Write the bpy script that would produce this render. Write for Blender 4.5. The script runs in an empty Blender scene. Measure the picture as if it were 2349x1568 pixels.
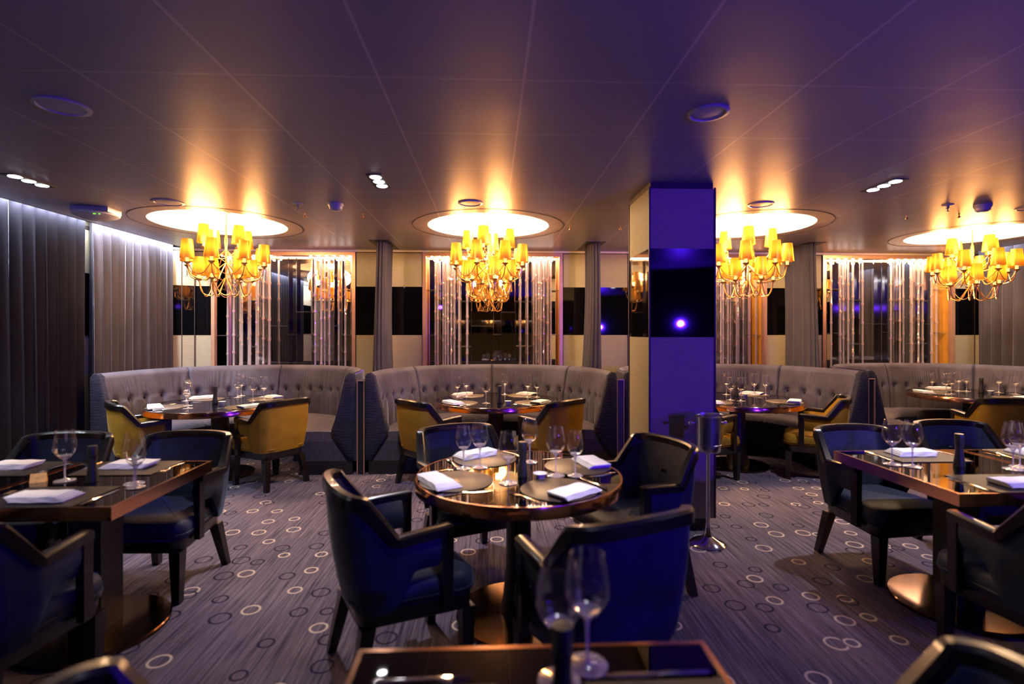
import bpy, math, random
from mathutils import Vector, Matrix
random.seed(7)
PI = math.pi
S = bpy.context.scene
C = S.collection

# ---------------------------------------------------------------- camera
cam_d = bpy.data.cameras.new('camera'); cam = bpy.data.objects.new('camera', cam_d); C.objects.link(cam)
S.camera = cam
cam_d.sensor_width = 36.0; cam_d.lens = 1190.0 / 2349.0 * 36.0
cam_d.shift_y = -22.0 / 2349.0
cam_d.clip_start = 0.05; cam_d.clip_end = 60
YAW = math.atan(49.5 / 1190.0)
cam.location = (0, 0, 1.45); cam.rotation_euler = (PI / 2, 0, -YAW)
cam_d.dof.use_dof = True; cam_d.dof.focus_distance = 6.2; cam_d.dof.aperture_fstop = 1.3; cam_d.dof.aperture_blades = 8

# ---------------------------------------------------------------- world, exposure
w = bpy.data.worlds.new('world'); S.world = w; w.use_nodes = True
w.node_tree.nodes['Background'].inputs[0].default_value = (0.25, 0.2, 0.35, 1)
w.node_tree.nodes['Background'].inputs[1].default_value = 0.004
S.view_settings.view_transform = 'Standard'; S.view_settings.look = 'None'
S.view_settings.exposure = 0.12; S.view_settings.gamma = 1.0; S.view_settings.use_curve_mapping = False
cy = S.cycles
cy.use_denoising = True
cy.max_bounces = 8; cy.diffuse_bounces = 1; cy.glossy_bounces = 4; cy.transmission_bounces = 6; cy.transparent_max_bounces = 14
cy.caustics_reflective = False; cy.caustics_refractive = False
cy.sample_clamp_indirect = 4.0; cy.sample_clamp_direct = 0.0
cy.use_light_tree = True

# light helpers and levels
K_BULB = 20.0          # one chandelier bulb
K_GLOW = 92.0         # summed glow of one chandelier's shades
K_SPOT = 135.0         # one ceiling downlight trio
WARM = (1.0, 0.58, 0.22); WHITE = (0.92, 0.85, 1.0); BLUE = (0.07, 0.01, 1.0)

def light(name, kind, loc, power, color, target=None, parent=None, **kw):
    d = bpy.data.lights.new(name, kind); d.energy = power; d.color = color
    for k, v in kw.items(): setattr(d, k, v)
    o = bpy.data.objects.new(name, d); C.objects.link(o); o.location = loc
    if target is not None:
        o.rotation_euler = (Vector(target) - Vector(loc)).to_track_quat('-Z', 'Y').to_euler()
    if parent: o.parent = parent
    return o

DOWN = [(-3.34, 3.90), (-0.81, 3.81), (2.94, 3.76), (-2.1, 1.55), (0.35, 1.35), (3.0, 1.5)]
for i, (x, y) in enumerate(DOWN):
    light('downlight_lamp', 'SPOT', (x, y, 2.53), K_SPOT * (0.7, 1.15, 1.0, 0.08, 0.22, 0.07)[i], WHITE, (x, y, 0), spot_size=math.radians((80, 96, 92, 90, 90, 90)[i]), spot_blend=0.75, shadow_soft_size=0.03)
# narrower spots added at the downlights to brighten the banquettes and tables
for (x, y, tx, ty, tz, p) in [(-0.81, 3.70, -1.9, 5.9, 0.6, 110), (-0.81, 3.70, 0.2, 6.3, 0.7, 70), (-3.34, 3.9, -2.9, 6.2, 0.6, 30), (2.94, 3.7, 2.9, 6.2, 0.7, 15), (2.94, 3.7, 4.9, 6.1, 0.7, 70),
                             (0.35, 1.35, 0.1, 2.7, 0.7, 230), (-2.1, 1.55, -2.2, 2.7, 0.7, 90), (3.0, 1.5, 2.7, 2.8, 0.7, 190)]:
    light('accent_fill', 'SPOT', (x, y, 2.53), p, (1.0, 0.86, 0.86), (tx, ty, tz), spot_size=math.radians(58 if y > 3 else 36), spot_blend=0.9, shadow_soft_size=0.03)
# blue stage lights standing behind and to the right of the camera
STAGE = [(4.6, -0.4, 2.05, 1.45, 4.0, 1.6, 290, 40), (3.3, -1.4, 1.6, 1.9, 1.2, 3.4, 640, 135), (2.0, -2.2, 2.25, 0.62, 1.75, 0.7, 95, 22), (-1.6, -2.2, 2.25, -0.6, 6.5, 1.2, 12, 24)]
for (x, y, z, tx, ty, tz, p, sz) in STAGE:
    light('stage_lamp', 'SPOT', (x, y, z), p, BLUE, (tx, ty, tz), spot_size=math.radians(sz), spot_blend=0.8, shadow_soft_size=0.05)
# LED strip in the ceiling slot over the left-hand curtains
light('curtain_led', 'AREA', (-4.035, 4.5, 2.60), 190, (0.80, 0.88, 1.0), (-4.10, 4.5, 1.9), shape='RECTANGLE', size=4.7, size_y=0.02)
light('curtain_led', 'AREA', (6.62, 5.9, 2.60), 12, (0.80, 0.88, 1.0), (6.70, 5.9, 1.9), shape='RECTANGLE', size=1.9, size_y=0.02)

for o in list(C.objects):
    if o.name.startswith('curtain_led'): o.rotation_euler = (0, math.radians(12 if o.location.x < 0 else -12), 0); o.data.size, o.data.size_y = o.data.size_y, o.data.size

# ---------------------------------------------------------------- materials
def newmat(name):
    m = bpy.data.materials.new(name); m.use_nodes = True
    nt = m.node_tree; b = nt.nodes['Principled BSDF']
    return m, nt, b
def pm(name, col, rough=0.5, metal=0.0, spec=0.5, noise=0.0, nscale=20, bump=0.0, bscale=80, sheen=0.0, sheen_tint=None, coat=0.0, stretch=(1, 1, 1), emis=None, estr=0.0):
    m, nt, b = newmat(name)
    b.inputs['Base Color'].default_value = (*col, 1); b.inputs['Roughness'].default_value = rough
    b.inputs['Metallic'].default_value = metal; b.inputs['Specular IOR Level'].default_value = spec
    b.inputs['Coat Weight'].default_value = coat
    if sheen:
        b.inputs['Sheen Weight'].default_value = sheen; b.inputs['Sheen Roughness'].default_value = 0.25
        b.inputs['Sheen Tint'].default_value = (*(sheen_tint or (1, 1, 1)), 1)
    if emis: b.inputs['Emission Color'].default_value = (*emis, 1); b.inputs['Emission Strength'].default_value = estr
    if noise or bump:
        tc = nt.nodes.new('ShaderNodeTexCoord'); mp = nt.nodes.new('ShaderNodeMapping'); mp.inputs['Scale'].default_value = stretch
        nt.links.new(tc.outputs['Object'], mp.inputs[0])
    if noise:
        n = nt.nodes.new('ShaderNodeTexNoise'); n.inputs['Scale'].default_value = nscale; n.inputs['Detail'].default_value = 4
        nt.links.new(mp.outputs[0], n.inputs['Vector'])
        r = nt.nodes.new('ShaderNodeValToRGB'); lo = tuple(c * (1 - noise) for c in col); hi = tuple(min(1, c * (1 + noise)) for c in col)
        r.color_ramp.elements[0].position = 0.3; r.color_ramp.elements[1].position = 0.7
        r.color_ramp.elements[0].color = (*lo, 1); r.color_ramp.elements[1].color = (*hi, 1)
        nt.links.new(n.outputs['Fac'], r.inputs[0]); nt.links.new(r.outputs[0], b.inputs['Base Color'])
    if bump:
        n2 = nt.nodes.new('ShaderNodeTexNoise'); n2.inputs['Scale'].default_value = bscale; n2.inputs['Detail'].default_value = 3
        nt.links.new(mp.outputs[0], n2.inputs['Vector'])
        bp = nt.nodes.new('ShaderNodeBump'); bp.inputs['Strength'].default_value = bump; bp.inputs['Distance'].default_value = 0.01
        nt.links.new(n2.outputs['Fac'], bp.inputs['Height']); nt.links.new(bp.outputs[0], b.inputs['Normal'])
    return m

def mat_carpet():
    m, nt, b = newmat('carpet'); L = nt.links.new; N = nt.nodes.new
    def math_(op, a, c=None, d=None):
        n = N('ShaderNodeMath'); n.operation = op
        for i, v in enumerate((a, c, d)):
            if v is None: continue
            if isinstance(v, (int, float)): n.inputs[i].default_value = v
            else: L(v, n.inputs[i])
        return n.outputs[0]
    tc = N('ShaderNodeTexCoord')
    mp = N('ShaderNodeMapping'); mp.inputs['Scale'].default_value = (75, 2.2, 1); L(tc.outputs['Object'], mp.inputs[0])
    n = N('ShaderNodeTexNoise'); n.inputs['Scale'].default_value = 1; n.inputs['Detail'].default_value = 5; n.inputs['Roughness'].default_value = 0.7; L(mp.outputs[0], n.inputs['Vector'])
    r = N('ShaderNodeValToRGB'); e = r.color_ramp.elements
    e[0].position = 0.33; e[0].color = (0.030, 0.027, 0.048, 1); e[1].position = 0.66; e[1].color = (0.20, 0.170, 0.225, 1)
    L(n.outputs['Fac'], r.inputs[0])
    n2 = N('ShaderNodeTexNoise'); n2.inputs['Scale'].default_value = 0.9; n2.inputs['Detail'].default_value = 3; L(tc.outputs['Object'], n2.inputs['Vector'])
    r2 = N('ShaderNodeMapRange'); r2.inputs[1].default_value = 0.3; r2.inputs[2].default_value = 0.7; r2.inputs[3].default_value = 0.75; r2.inputs[4].default_value = 1.15; L(n2.outputs['Fac'], r2.inputs[0])
    mx = N('ShaderNodeVectorMath'); mx.operation = 'SCALE'; L(r.outputs[0], mx.inputs[0]); L(r2.outputs[0], mx.inputs['Scale'])
    cur = mx.outputs[0]
    for k, (off, sc, col, thr) in enumerate([((3.1, 1.7, 0), 4.6, (0.60, 0.50, 0.40, 1), 0.60), ((9.3, 5.2, 0), 4.5, (0.012, 0.012, 0.035, 1), 0.52)]):
        mm = N('ShaderNodeMapping'); mm.inputs['Location'].default_value = off; L(tc.outputs['Object'], mm.inputs[0])
        v = N('ShaderNodeTexVoronoi'); v.voronoi_dimensions = '2D'; v.inputs['Scale'].default_value = sc; v.inputs['Randomness'].default_value = 0.72; L(mm.outputs[0], v.inputs['Vector'])
        sp = N('ShaderNodeSeparateColor'); L(v.outputs['Color'], sp.inputs[0])
        rad = math_('MULTIPLY_ADD', sp.outputs[0], 0.085, 0.14)
        d = math_('ABSOLUTE', math_('SUBTRACT', v.outputs['Distance'], rad))
        ring = math_('SUBTRACT', 1.0, math_('SMOOTH_MIN', math_('DIVIDE', d, 0.032), 1.0, 0.3))
        ring = math_('MULTIPLY', ring, math_('GREATER_THAN', sp.outputs[1], thr))
        ring = math_('MINIMUM', math_('MULTIPLY', math_('MAXIMUM', ring, 0.0), 2.2), 0.92)
        mc = N('ShaderNodeMix'); mc.data_type = 'RGBA'; L(ring, mc.inputs[0]); L(cur, mc.inputs[6]); mc.inputs[7].default_value = col
        cur = mc.outputs[2]
    L(cur, b.inputs['Base Color']); b.inputs['Roughness'].default_value = 0.95; b.inputs['Specular IOR Level'].default_value = 0.1
    bp = N('ShaderNodeBump'); bp.inputs['Strength'].default_value = 0.3; bp.inputs['Distance'].default_value = 0.004
    n3 = N('ShaderNodeTexNoise'); n3.inputs['Scale'].default_value = 300; L(tc.outputs['Object'], n3.inputs['Vector']); L(n3.outputs['Fac'], bp.inputs['Height']); L(bp.outputs[0], b.inputs['Normal'])
    return m

def mat_ceiling():
    m, nt, b = newmat('ceiling_panels'); L = nt.links.new; N = nt.nodes.new
    tc = N('ShaderNodeTexCoord'); sx = N('ShaderNodeSeparateXYZ'); L(tc.outputs['Object'], sx.inputs[0])
    def mth(op, a, c=None):
        n = N('ShaderNodeMath'); n.operation = op
        for i, v in enumerate((a, c)):
            if v is None: continue
            if isinstance(v, (int, float)): n.inputs[i].default_value = v
            else: L(v, n.inputs[i])
        return n.outputs[0]
    def line(o, off, pitch, wd):
        f = mth('FRACT', mth('DIVIDE', mth('SUBTRACT', o, off), pitch))
        d = mth('MULTIPLY', mth('MINIMUM', f, mth('SUBTRACT', 1.0, f)), pitch)
        return mth('LESS_THAN', d, wd)
    lx = line(sx.outputs[0], 0.146, 0.63, 0.0055); ly = line(sx.outputs[1], 2.26, 0.62, 0.0032)
    ln = mth('MAXIMUM', lx, ly)
    mc = N('ShaderNodeMix'); mc.data_type = 'RGBA'; mc.inputs[6].default_value = (0.25, 0.225, 0.25, 1); mc.inputs[7].default_value = (0.48, 0.43, 0.38, 1)
    L(ln, mc.inputs[0]); L(mc.outputs[2], b.inputs['Base Color'])
    b.inputs['Roughness'].default_value = 0.37; b.inputs['Metallic'].default_value = 0.0; b.inputs['Specular IOR Level'].default_value = 0.9
    bp = N('ShaderNodeBump'); bp.inputs['Strength'].default_value = 0.35; bp.inputs['Distance'].default_value = 0.004; bp.invert = True
    L(ln, bp.inputs['Height'])
    n = N('ShaderNodeTexNoise'); n.inputs['Scale'].default_value = 1.3; L(tc.outputs['Object'], n.inputs['Vector'])
    bp2 = N('ShaderNodeBump'); bp2.inputs['Strength'].default_value = 0.06; bp2.inputs['Distance'].default_value = 0.1; L(n.outputs['Fac'], bp2.inputs['Height'])
    L(bp2.outputs[0], bp.inputs['Normal']); L(bp.outputs[0], b.inputs['Normal'])
    return m

def mat_thin_glass(name, tint=(1, 1, 1), refl=1.0, base=0.03, diffuse=0.0):
    m = bpy.data.materials.new(name); m.use_nodes = True; nt = m.node_tree; nt.nodes.clear(); L = nt.links.new; N = nt.nodes.new
    out = N('ShaderNodeOutputMaterial'); tr = N('ShaderNodeBsdfTransparent'); tr.inputs[0].default_value = (*tint, 1)
    gl = N('ShaderNodeBsdfGlossy'); gl.inputs['Roughness'].default_value = 0.03; gl.inputs[0].default_value = (1, 1, 1, 1)
    lw = N('ShaderNodeLayerWeight'); lw.inputs[0].default_value = 0.35
    ml = N('ShaderNodeMath'); ml.operation = 'MULTIPLY_ADD'; ml.inputs[1].default_value = 0.75 * refl; ml.inputs[2].default_value = base; ml.use_clamp = True
    pw = N('ShaderNodeMath'); pw.operation = 'POWER'; pw.inputs[1].default_value = 2.0; L(lw.outputs['Facing'], pw.inputs[0]); L(pw.outputs[0], ml.inputs[0]); mix = N('ShaderNodeMixShader'); L(ml.outputs[0], mix.inputs[0]); L(tr.outputs[0], mix.inputs[1]); L(gl.outputs[0], mix.inputs[2])
    last = mix.outputs[0]
    if diffuse:  # whitish diffuse share imitates the glow of light inside the glass
        df = N('ShaderNodeBsdfDiffuse'); df.inputs[0].default_value = (1, 0.86, 0.84, 1); mx2 = N('ShaderNodeMixShader'); mx2.inputs[0].default_value = diffuse
        L(last, mx2.inputs[1]); L(df.outputs[0], mx2.inputs[2]); last = mx2.outputs[0]
    L(last, out.inputs[0]); return m
def mat_glass(name, rough=0.02, col=(1, 1, 1)):
    m, nt, b = newmat(name); b.inputs['Base Color'].default_value = (*col, 1); b.inputs['Transmission Weight'].default_value = 1; b.inputs['Roughness'].default_value = rough; b.inputs['IOR'].default_value = 1.5
    return m
def mat_shade():
    m = bpy.data.materials.new('gold_silk_shade'); m.use_nodes = True; nt = m.node_tree; nt.nodes.clear(); L = nt.links.new; N = nt.nodes.new
    out = N('ShaderNodeOutputMaterial')
    tc = N('ShaderNodeTexCoord'); mp = N('ShaderNodeMapping'); mp.inputs['Scale'].default_value = (60, 60, 3); L(tc.outputs['Object'], mp.inputs[0])
    n = N('ShaderNodeTexNoise'); n.inputs['Scale'].default_value = 1.0; L(mp.outputs[0], n.inputs['Vector'])
    r = N('ShaderNodeValToRGB'); r.color_ramp.elements[0].color = (0.070, 0.021, 0.001, 1); r.color_ramp.elements[1].color = (0.125, 0.048, 0.003, 1); L(n.outputs['Fac'], r.inputs[0])
    t = N('ShaderNodeBsdfTranslucent'); L(r.outputs[0], t.inputs[0])
    g = N('ShaderNodeBsdfGlossy'); g.inputs[0].default_value = (0.9, 0.55, 0.15, 1); g.inputs['Roughness'].default_value = 0.38
    mx = N('ShaderNodeMixShader'); mx.inputs[0].default_value = 0.35; L(t.outputs[0], mx.inputs[1]); L(g.outputs[0], mx.inputs[2]); L(mx.outputs[0], out.inputs[0])
    return m
def mat_emit(name, col, s):
    m = bpy.data.materials.new(name); m.use_nodes = True; nt = m.node_tree; nt.nodes.clear()
    out = nt.nodes.new('ShaderNodeOutputMaterial'); e = nt.nodes.new('ShaderNodeEmission'); e.inputs[0].default_value = (*col, 1); e.inputs[1].default_value = s
    nt.links.new(e.outputs[0], out.inputs[0]); m.cycles.emission_sampling = 'NONE'; return m

M = dict(
    greybase=pm('grey_blue_weave', (0.050, 0.048, 0.066), 0.85, spec=0.15, noise=0.18, nscale=30, bump=0.3, bscale=220),
    carpet=mat_carpet(), ceiling=mat_ceiling(),
    dome=pm('dome_paint', (0.85, 0.80, 0.70), 0.6, noise=0.03, nscale=3),
    white=pm('white_plastic', (0.42, 0.40, 0.43), 0.4, noise=0.04, nscale=30),
    dark=pm('dark_bronze', (0.025, 0.018, 0.016), 0.6, 0.1, noise=0.3, nscale=15),
    beige=pm('beige_fabric_panel', (0.38, 0.315, 0.21), 0.75, spec=0.2, noise=0.06, nscale=8, bump=0.12, bscale=60, stretch=(1, 1, 9)),
    blackglass=pm('black_glass', (0.002, 0.002, 0.003), 0.03, spec=0.55, noise=0.2),
    copper=pm('polished_copper', (0.85, 0.42, 0.24), 0.14, 1.0, noise=0.08, nscale=6),
    copperframe=pm('satin_copper', (0.66, 0.36, 0.22), 0.35, 0.45, noise=0.06, nscale=6),
    goldwood=pm('golden_lacquer', (0.95, 0.40, 0.04), 0.35, 0.0, noise=0.1, nscale=8),
    mirror=pm('mirror', (0.80, 0.78, 0.78), 0.015, 1.0),
    chrome=pm('chrome', (0.80, 0.80, 0.82), 0.08, 1.0, noise=0.03),
    steel=pm('brushed_steel', (0.62, 0.62, 0.65), 0.22, 1.0, noise=0.05, nscale=20, stretch=(1, 1, 8)),
    silver=pm('silver_cutlery', (0.85, 0.83, 0.80), 0.12, 1.0, noise=0.03),
    brass=pm('brushed_brass', (0.80, 0.50, 0.20), 0.30, 1.0, noise=0.12, nscale=30),
    wood=pm('black_lacquered_wood', (0.006, 0.004, 0.004), 0.28, spec=0.5, noise=0.4, nscale=30, stretch=(1, 8, 1), coat=0.25),
    blue=pm('navy_velvet', (0.009, 0.017, 0.042), 0.6, spec=0.35, noise=0.45, nscale=9, bump=0.25, bscale=25, sheen=0.45, sheen_tint=(0.30, 0.45, 0.70)),
    yellow=pm('mustard_velvet', (0.27, 0.14, 0.012), 0.7, spec=0.15, noise=0.15, nscale=8, bump=0.12, bscale=40, sheen=0.15, sheen_tint=(1.0, 0.7, 0.3)),
    greyvelvet=pm('grey_velvet', (0.066, 0.058, 0.084), 0.6, spec=0.3, noise=0.30, nscale=5, bump=0.15, bscale=35, sheen=0.6, sheen_tint=(0.8, 0.72, 0.85)),
    greyseat=pm('grey_weave', (0.080, 0.070, 0.090), 0.85, spec=0.15, noise=0.18, nscale=30, bump=0.3, bscale=220, sheen=0.1),
    greydark=pm('grey_dark_velvet', (0.020, 0.019, 0.034), 0.8, spec=0.15, noise=0.25, nscale=14, bump=0.7, bscale=14, stretch=(1, 1, 6), sheen=0.12),
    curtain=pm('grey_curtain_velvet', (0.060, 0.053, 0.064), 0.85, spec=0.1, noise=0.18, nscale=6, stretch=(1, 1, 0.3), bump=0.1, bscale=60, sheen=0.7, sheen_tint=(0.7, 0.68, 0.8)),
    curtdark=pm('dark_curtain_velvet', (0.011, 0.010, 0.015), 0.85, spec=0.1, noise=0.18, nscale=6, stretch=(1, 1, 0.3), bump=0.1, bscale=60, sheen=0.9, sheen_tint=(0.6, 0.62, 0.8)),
    tabletop=pm('black_mirror_glass', (0.075, 0.07, 0.07), 0.025, 1.0),
    black=pm('matt_black', (0.008, 0.008, 0.010), 0.45, noise=0.3),
    mat=pm('brown_leather_placemat', (0.060, 0.042, 0.030), 0.42, spec=0.6, noise=0.12, nscale=30, bump=0.15, bscale=150),
    goldink=pm('gold_ink', (0.75, 0.45, 0.10), 0.35, 0.8, noise=0.1),
    napkin=pm('white_linen', (0.88, 0.87, 0.90), 0.85, spec=0.1, noise=0.04, nscale=20, bump=0.25, bscale=180),
    porcelain=pm('white_porcelain', (0.8, 0.78, 0.76), 0.15, noise=0.02),
    card=pm('amber_card', (0.75, 0.38, 0.08), 0.5, noise=0.25, nscale=60),
    candle=pm('cream_candle_sleeve', (0.85, 0.62, 0.28), 0.5, noise=0.04, emis=(1.0, 0.55, 0.15), estr=1.6),
    bowl=mat_thin_glass('wine_glass_bowl', refl=1.25, base=0.055, diffuse=0.003), solid=mat_thin_glass('wine_glass_stem', refl=1.1, base=0.35, diffuse=0.22),
    rod=mat_thin_glass('crystal_rod', tint=(0.93, 0.88, 0.90), refl=1.0, base=0.08, diffuse=0.30),
    rodknot=pm('pink_crystal_joint', (0.85, 0.5, 0.4), 0.15, 0.4, noise=0.1, nscale=40),
    shelfglass=mat_thin_glass('shelf_glass', tint=(0.9, 0.95, 0.93), refl=1.2, base=0.10, diffuse=0.05),
    shade=mat_shade(),
    bulb=mat_emit('lamp_glow', (1.0, 0.72, 0.36), 40), minibulb=mat_emit('mini_bulb_glow', (1.0, 0.86, 0.78), 22),
    downglow=mat_emit('downlight_glow', (0.92, 0.95, 1.0), 30), bluelens=mat_emit('blue_lens_glow', (0.16, 0.03, 1.0), 6),
    green=mat_emit('green_led', (0.2, 1.0, 0.05), 2.0),
    red=pm('red_fabric', (0.30, 0.01, 0.01), 0.7, noise=0.2),
)

# ---------------------------------------------------------------- mesh helpers
class B:
    def __init__(s): s.v = []; s.f = []; s.m = []; s.T = None; s.mi = 0
    def av(s, pts):
        n = len(s.v)
        for p in pts:
            p = Vector(p)
            if s.T: p = s.T @ p
            s.v.append(tuple(p))
        return n
    def af(s, f): s.f.append(tuple(f)); s.m.append(s.mi)
    def box(s, c, d, rz=0.0, taper=(1, 1)):
        x, y, z = (k / 2 for k in d); cs, sn = math.cos(rz), math.sin(rz); P = []
        for dz in (-1, 1):
            tx, ty = (1, 1) if dz > 0 else taper
            for dx, dy in ((-1, -1), (1, -1), (1, 1), (-1, 1)):
                a, b = dx * x * tx, dy * y * ty
                P.append((c[0] + a * cs - b * sn, c[1] + a * sn + b * cs, c[2] + dz * z))
        n = s.av(P)
        for f in ((3, 2, 1, 0), (4, 5, 6, 7), (0, 1, 5, 4), (1, 2, 6, 5), (2, 3, 7, 6), (3, 0, 4, 7)): s.af([n + i for i in f])
        return s
    def bx(s, x0, x1, y0, y1, z0, z1): return s.box(((x0 + x1) / 2, (y0 + y1) / 2, (z0 + z1) / 2), (x1 - x0, y1 - y0, z1 - z0))
    def loft(s, loops, cap=True, closed=True, ring=False):
        n0 = [s.av(l) for l in loops]; k = len(loops[0]); R = len(loops)
        for i in range(R if ring else R - 1):
            a, b = n0[i], n0[(i + 1) % R]
            for j in range(k if closed else k - 1):
                j2 = (j + 1) % k
                s.af((a + j, a + j2, b + j2, b + j))
        if cap and not ring:
            s.af([n0[0] + j for j in reversed(range(k))]); s.af([n0[-1] + j for j in range(k)])
        return s
    def lathe(s, prof, seg=24, c=(0, 0, 0), cap=True):
        loops = [[(c[0] + r * math.cos(2 * PI * j / seg), c[1] + r * math.sin(2 * PI * j / seg), c[2] + z) for j in range(seg)] for r, z in prof]
        return s.loft(loops, cap=cap)
    def tube(s, pts, r, seg=8, cap=True):
        pts = [Vector(p) for p in pts]; loops = []; up = Vector((0, 0, 1)); prev = None
        for i, p in enumerate(pts):
            t = (pts[min(i + 1, len(pts) - 1)] - pts[max(i - 1, 0)]).normalized()
            if prev is None:
                a = t.cross(up)
                if a.length < 1e-3: a = t.cross(Vector((1, 0, 0)))
                a.normalize()
            else:
                a = (prev - t * prev.dot(t)); a.normalize()
            prev = a; b = t.cross(a); rr = r[i] if isinstance(r, (list, tuple)) else r
            loops.append([tuple(p + (a * math.cos(2 * PI * j / seg) + b * math.sin(2 * PI * j / seg)) * rr) for j in range(seg)])
        return s.loft(loops, cap=cap)
    def ball(s, c, r, seg=10, rings=6, sz=1.0):
        prof = [(max(1e-4, r * math.sin(PI * i / rings)), -r * sz * math.cos(PI * i / rings)) for i in range(rings + 1)]
        return s.lathe(prof, seg, c)
    def build(s, name, mats, parent=None, smooth=40):
        me = bpy.data.meshes.new(name); me.from_pydata(s.v, [], s.f)
        if not isinstance(mats, (list, tuple)): mats = [mats]
        for m in mats: me.materials.append(m)
        if len(mats) > 1: me.polygons.foreach_set('material_index', s.m)
        me.update()
        import bmesh as _b
        bm = _b.new(); bm.from_mesh(me); _b.ops.recalc_face_normals(bm, faces=bm.faces); bm.to_mesh(me); bm.free()
        if smooth:
            me.polygons.foreach_set('use_smooth', [True] * len(me.polygons)); me.set_sharp_from_angle(angle=math.radians(smooth))
        o = bpy.data.objects.new(name, me); C.objects.link(o)
        if parent: o.parent = parent
        return o

def tag(o, label=None, cat=None, group=None, kind=None):
    if label: o['label'] = label
    if cat: o['category'] = cat
    if group: o['group'] = group
    if kind: o['kind'] = kind
    return o
def thing(name, label, cat, loc=(0, 0, 0), rz=0.0, group=None):
    o = bpy.data.objects.new(name, None); C.objects.link(o); o.location = loc; o.rotation_euler = (0, 0, rz); o.empty_display_size = 0.1
    return tag(o, label, cat, group)
KIDS = {}
def kids(o): return [c for c in bpy.data.objects if c.parent == o]
def copy_tree(o, parent=None):
    c = o.copy(); C.objects.link(c)
    if parent: c.parent = parent
    if o.name not in KIDS: KIDS[o.name] = kids(o)
    for ch in KIDS[o.name]: copy_tree(ch, c)
    return c
def place(proto, used, loc, rz, label, group=None):
    """first call moves the prototype itself, later calls copy it"""
    o = proto if not used.get(proto.name) else copy_tree(proto)
    if not used.get(proto.name): KIDS[proto.name] = kids(proto); used[proto.name] = True
    o.location = loc; o.rotation_euler = (0, 0, rz); o['label'] = label
    if group: o['group'] = group
    return o
USED = {}

# ---------------------------------------------------------------- room shell
CH = 2.55; BY = 7.03
b = B(); b.bx(-4.3, 6.9, -12, 7.5, -0.06, 0.0); tag(b.build('floor', M['carpet'], smooth=0), kind='structure')
CHAN = [(-2.74, 5.40), (-0.02, 5.40), (2.68, 5.30), (5.45, 5.65)]
RI, RO = 0.625, 0.775
# ceiling: strips plus squares with a round opening over each chandelier
b = B()
def quad(x0, x1, y0, y1): n = b.av([(x0, y0, CH), (x0, y1, CH), (x1, y1, CH), (x1, y0, CH)]); b.af((n, n + 1, n + 2, n + 3))
XL, XR = -4.0, 6.6
quad(XL, XR, -12, 4.6); quad(XL, XR, 6.45, BY + 0.02)
xs = [XL]
for cx, cyy in CHAN: xs += [cx - 0.8, cx + 0.8]
xs.append(XR)
for i in range(0, len(xs), 2): quad(xs[i], xs[i + 1], 4.6, 6.45)
for cx, cyy in CHAN:
    K = 64; inner = [(cx + RI * math.cos(2 * PI * j / K), cyy + RI * math.sin(2 * PI * j / K), CH) for j in range(K)]; outer = []
    for j in range(K):
        a = 2 * PI * (j) / K; dx, dy = math.cos(a), math.sin(a)
        tx = 0.8 / abs(dx) if abs(dx) > 1e-6 else 9e9
        ty = ((6.45 - cyy) if dy > 0 else (cyy - 4.6)) / abs(dy) if abs(dy) > 1e-6 else 9e9
        t = min(tx, ty); outer.append((cx + dx * t, cyy + dy * t, CH))
    # corners snapped
    for (qx, qy) in ((cx - .8, 4.6), (cx + .8, 4.6), (cx + .8, 6.45), (cx - .8, 6.45)):
        j = min(range(K), key=lambda q: (outer[q][0] - qx) ** 2 + (outer[q][1] - qy) ** 2); outer[j] = (qx, qy, CH)
    b.loft([inner, outer], cap=False)
ceil = b.build('ceiling', M['ceiling'], smooth=0); tag(ceil, kind='structure')
b = B(); b.bx(-4.3, 6.9, -12, 7.5, 2.78, 2.85); tag(b.build('ceiling', M['dark'], smooth=0), kind='structure')
for i, (cx, cyy) in enumerate(CHAN):
    prof = [(RI, 0.0), (RI, 0.012), (RI + 0.03, 0.02), (RI + 0.02, 0.06), (RI - 0.08, 0.11), (RI * 0.6, 0.14), (0.001, 0.15)]
    light('dome_fill', 'POINT', (cx, cyy, 2.60), 120, (1.0, 0.72, 0.42), shadow_soft_size=0.06)  # unseen fill light added to brighten the dome recess
    b = B(); b.lathe(prof, 64, (cx, cyy, CH), cap=False); tag(b.build('ceiling', M['dome'], smooth=50), kind='structure')
    b = B(); b.lathe([(RO - 0.003, -0.0015), (RO - 0.003, -0.004), (RO + 0.003, -0.004), (RO + 0.003, -0.0015)], 72, (cx, cyy, CH), cap=False); tag(b.build('trim_%d' % (i + 1), M['dark']), kind='structure')
# ceiling slots over the side curtains
b = B(); b.bx(-4.3, XL, -12, BY + .2, 2.66, 2.70); b.bx(XL, XL + 0.02, -12, BY, CH, 2.70); tag(b.build('trim_5', M['white'], smooth=0), kind='structure')
b = B(); b.bx(XR, 6.9, -12, BY + .2, 2.66, 2.70); b.bx(XR - 0.02, XR, -12, BY, CH, 2.70); tag(b.build('trim_6', M['white'], smooth=0), kind='structure')
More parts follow.
